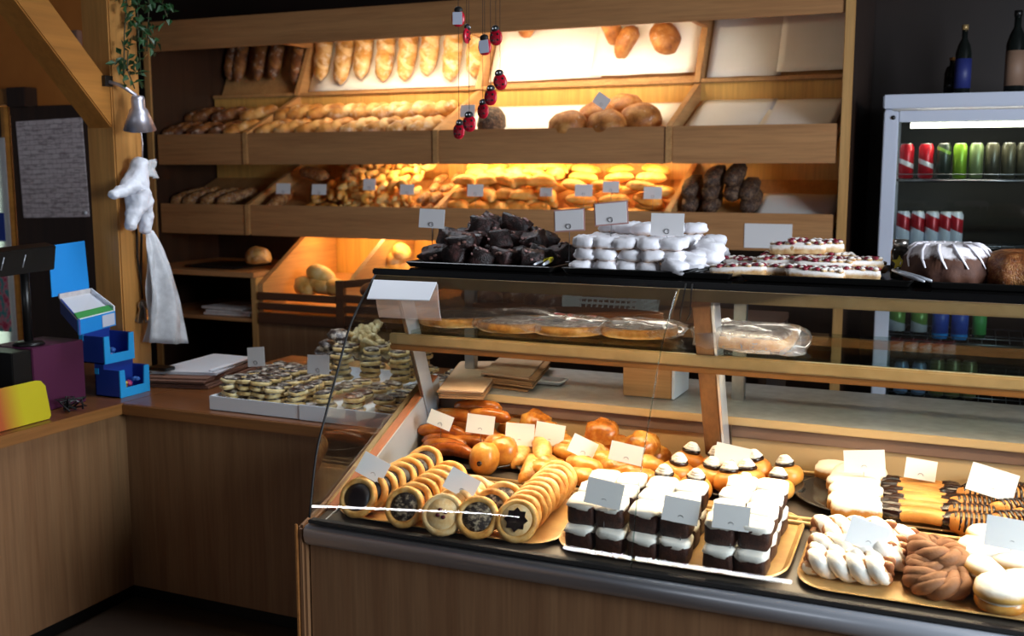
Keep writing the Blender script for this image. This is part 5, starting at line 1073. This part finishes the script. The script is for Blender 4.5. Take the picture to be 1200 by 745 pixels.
# ================================================================== WALL: calendar, poster, small box
n = NT('calendar_print'); v = n.coords((1, 1, 1), 'Generated', False); bk_ = n.n('ShaderNodeTexBrick'); bk_.inputs['Scale'].default_value = 7; bk_.inputs['Color1'].default_value = lin('#ddcfd0'); bk_.inputs['Color2'].default_value = lin('#d4c4c6'); bk_.inputs['Mortar'].default_value = lin('#6c3c44'); bk_.inputs['Mortar Size'].default_value = .012; bk_.inputs['Brick Width'].default_value = .9; bk_.inputs['Row Height'].default_value = .35
mp = n.n('ShaderNodeMapping'); mp.inputs['Rotation'].default_value = (PI/2, 0, 0); n.l(v, mp.inputs[0]); n.l(mp.outputs[0], bk_.inputs['Vector'])
n.base(n.mix(n.ramp(n.noise(n.coords((6, 1, 22)), 3, 4), [(.5, 0.0), (.62, .45)]), bk_.outputs[0], '#5a4448')); n.set(Roughness=.8)
cl = thing('wall_calendar', 'grey printed year calendar pinned on the dark panelled wall', 'calendar', (-4.71, 4.40, 1.38))
B().box(-.245, .245, -.004, 0, 0, .535).obj('calendar_sheet', n.m, cl, (0, 0, 0), (0, -.03, 0), smooth=False); B().blob(.010, .008, .010, 8, 6).obj('pin', 'white', cl, (.225, -.009, .03))
MT['poster'] = None
n = NT('poster_paper'); tl = n.n('ShaderNodeBsdfTranslucent'); tl.inputs[0].default_value = lin('#f2f2f6'); mx = n.n('ShaderNodeMixShader'); mx.inputs[0].default_value = .6; n.base('#eef0f6'); n.l(n.b.outputs[0], mx.inputs[1]); n.l(tl.outputs[0], mx.inputs[2]); n.l(mx.outputs[0], n.t.nodes['Material Output'].inputs[0]); MT['poster'] = n.m
ps = thing('door_poster', 'white poster with blue and pink picture fields on the door', 'poster', (-5.24, 4.375, .62))
p0, p1, p2, p3 = [P(x, y, 1, 4.37)-ps.location for x, y in ((-40, 395), (20, 393), (8, 170), (-40, 170))]
B().box(-.38, .20, -.003, 0, 0, 1.20).obj('poster_sheet', 'poster', ps, smooth=False); B().box(-.36, .165, -.008, -.0062, .62, .78).obj('blue_field', 'blued', ps, smooth=False)
n = NT('pink_print'); n.base(n.ramp(n.noise(n.coords((1, 1, 1)), 26, 3), [(.4, '#c83a5a'), (.5, '#e08a9a'), (.6, '#4a9a9a')])); B().box(-.36, .165, -.008, -.0062, .10, .49).obj('picture_field', n.m, ps, smooth=False)
wbx = P(88, 46, 1, 4.42); tag(box('wall_sensor', wbx.x-.045, wbx.x+.035, 4.40, 4.438, wbx.z-.05, wbx.z+.045, 'brownp'), 'small pale sensor box on the ochre wall beside the brace', 'sensor')
# ================================================================== LADYBIRD MOBILE
lm = thing('ladybird_mobile', 'string mobile of nine red wooden ladybirds hanging before the shelf', 'mobile', (P(562, 80, 1, 2.6).x, 2.6, 2.795))
B().tube([(.08*math.cos(a), .08*math.sin(a), 0) for a in [2*PI*k/20 for k in range(20)]], .004, 6, closed=True).obj('ring', 'wire', lm)
body = head = spots = None
for i, (px, py, mz) in enumerate(((537, 20, 3.3), (547, 40, 1.6), (568, 53, 3.2), (581, 42, 0), (586, 94, .2), (575, 112, 0), (566, 128, -.2), (550, 143, .1), (538, 152, -.1))):
    y = 2.6+.07*math.sin(i*2.4); p = P(px, py, 1, y)-lm.location
    # threads are parts of the mobile
    B().tube([(p.x, p.y, p.z), (p.x, p.y, 0)], .0007, 4).obj('thread', 'rubber', lm)
    bd_ = B().blob(.0185, .007, .0215, 14, 10, .9, c=(0, 0, -.004)).obj('ladybird', 'red', lm, p, (0, J(.15), mz))
    B().blob(.012, .0072, .010, 10, 7, c=(0, -.0003, .018)).obj('head', 'rubber', bd_)
    sp_ = B()
    for sx, sz, r_ in ((-.009, .003, .0032), (.009, .003, .0032), (-.008, -.012, .003), (.008, -.012, .003), (0, -.004, .0014), (0, -.012, .0014), (0, -.018, .0014)): sp_.blob(r_, .0018, r_, 8, 5, c=(sx, -.0064, sz))
    sp_.obj('spots', 'rubber', bd_)['kind'] = 'stuff'
    for sx in (-.004, .004): B().blob(.0022, .0015, .0022, 6, 4, c=(sx, -.0072, .019)).obj('eye', 'white', bd_)
    B().box(-.013, .013, .0068, .0078, -.02, .012).obj('back_plate', 'fridge', bd_, smooth=False) if mz > 3 else None
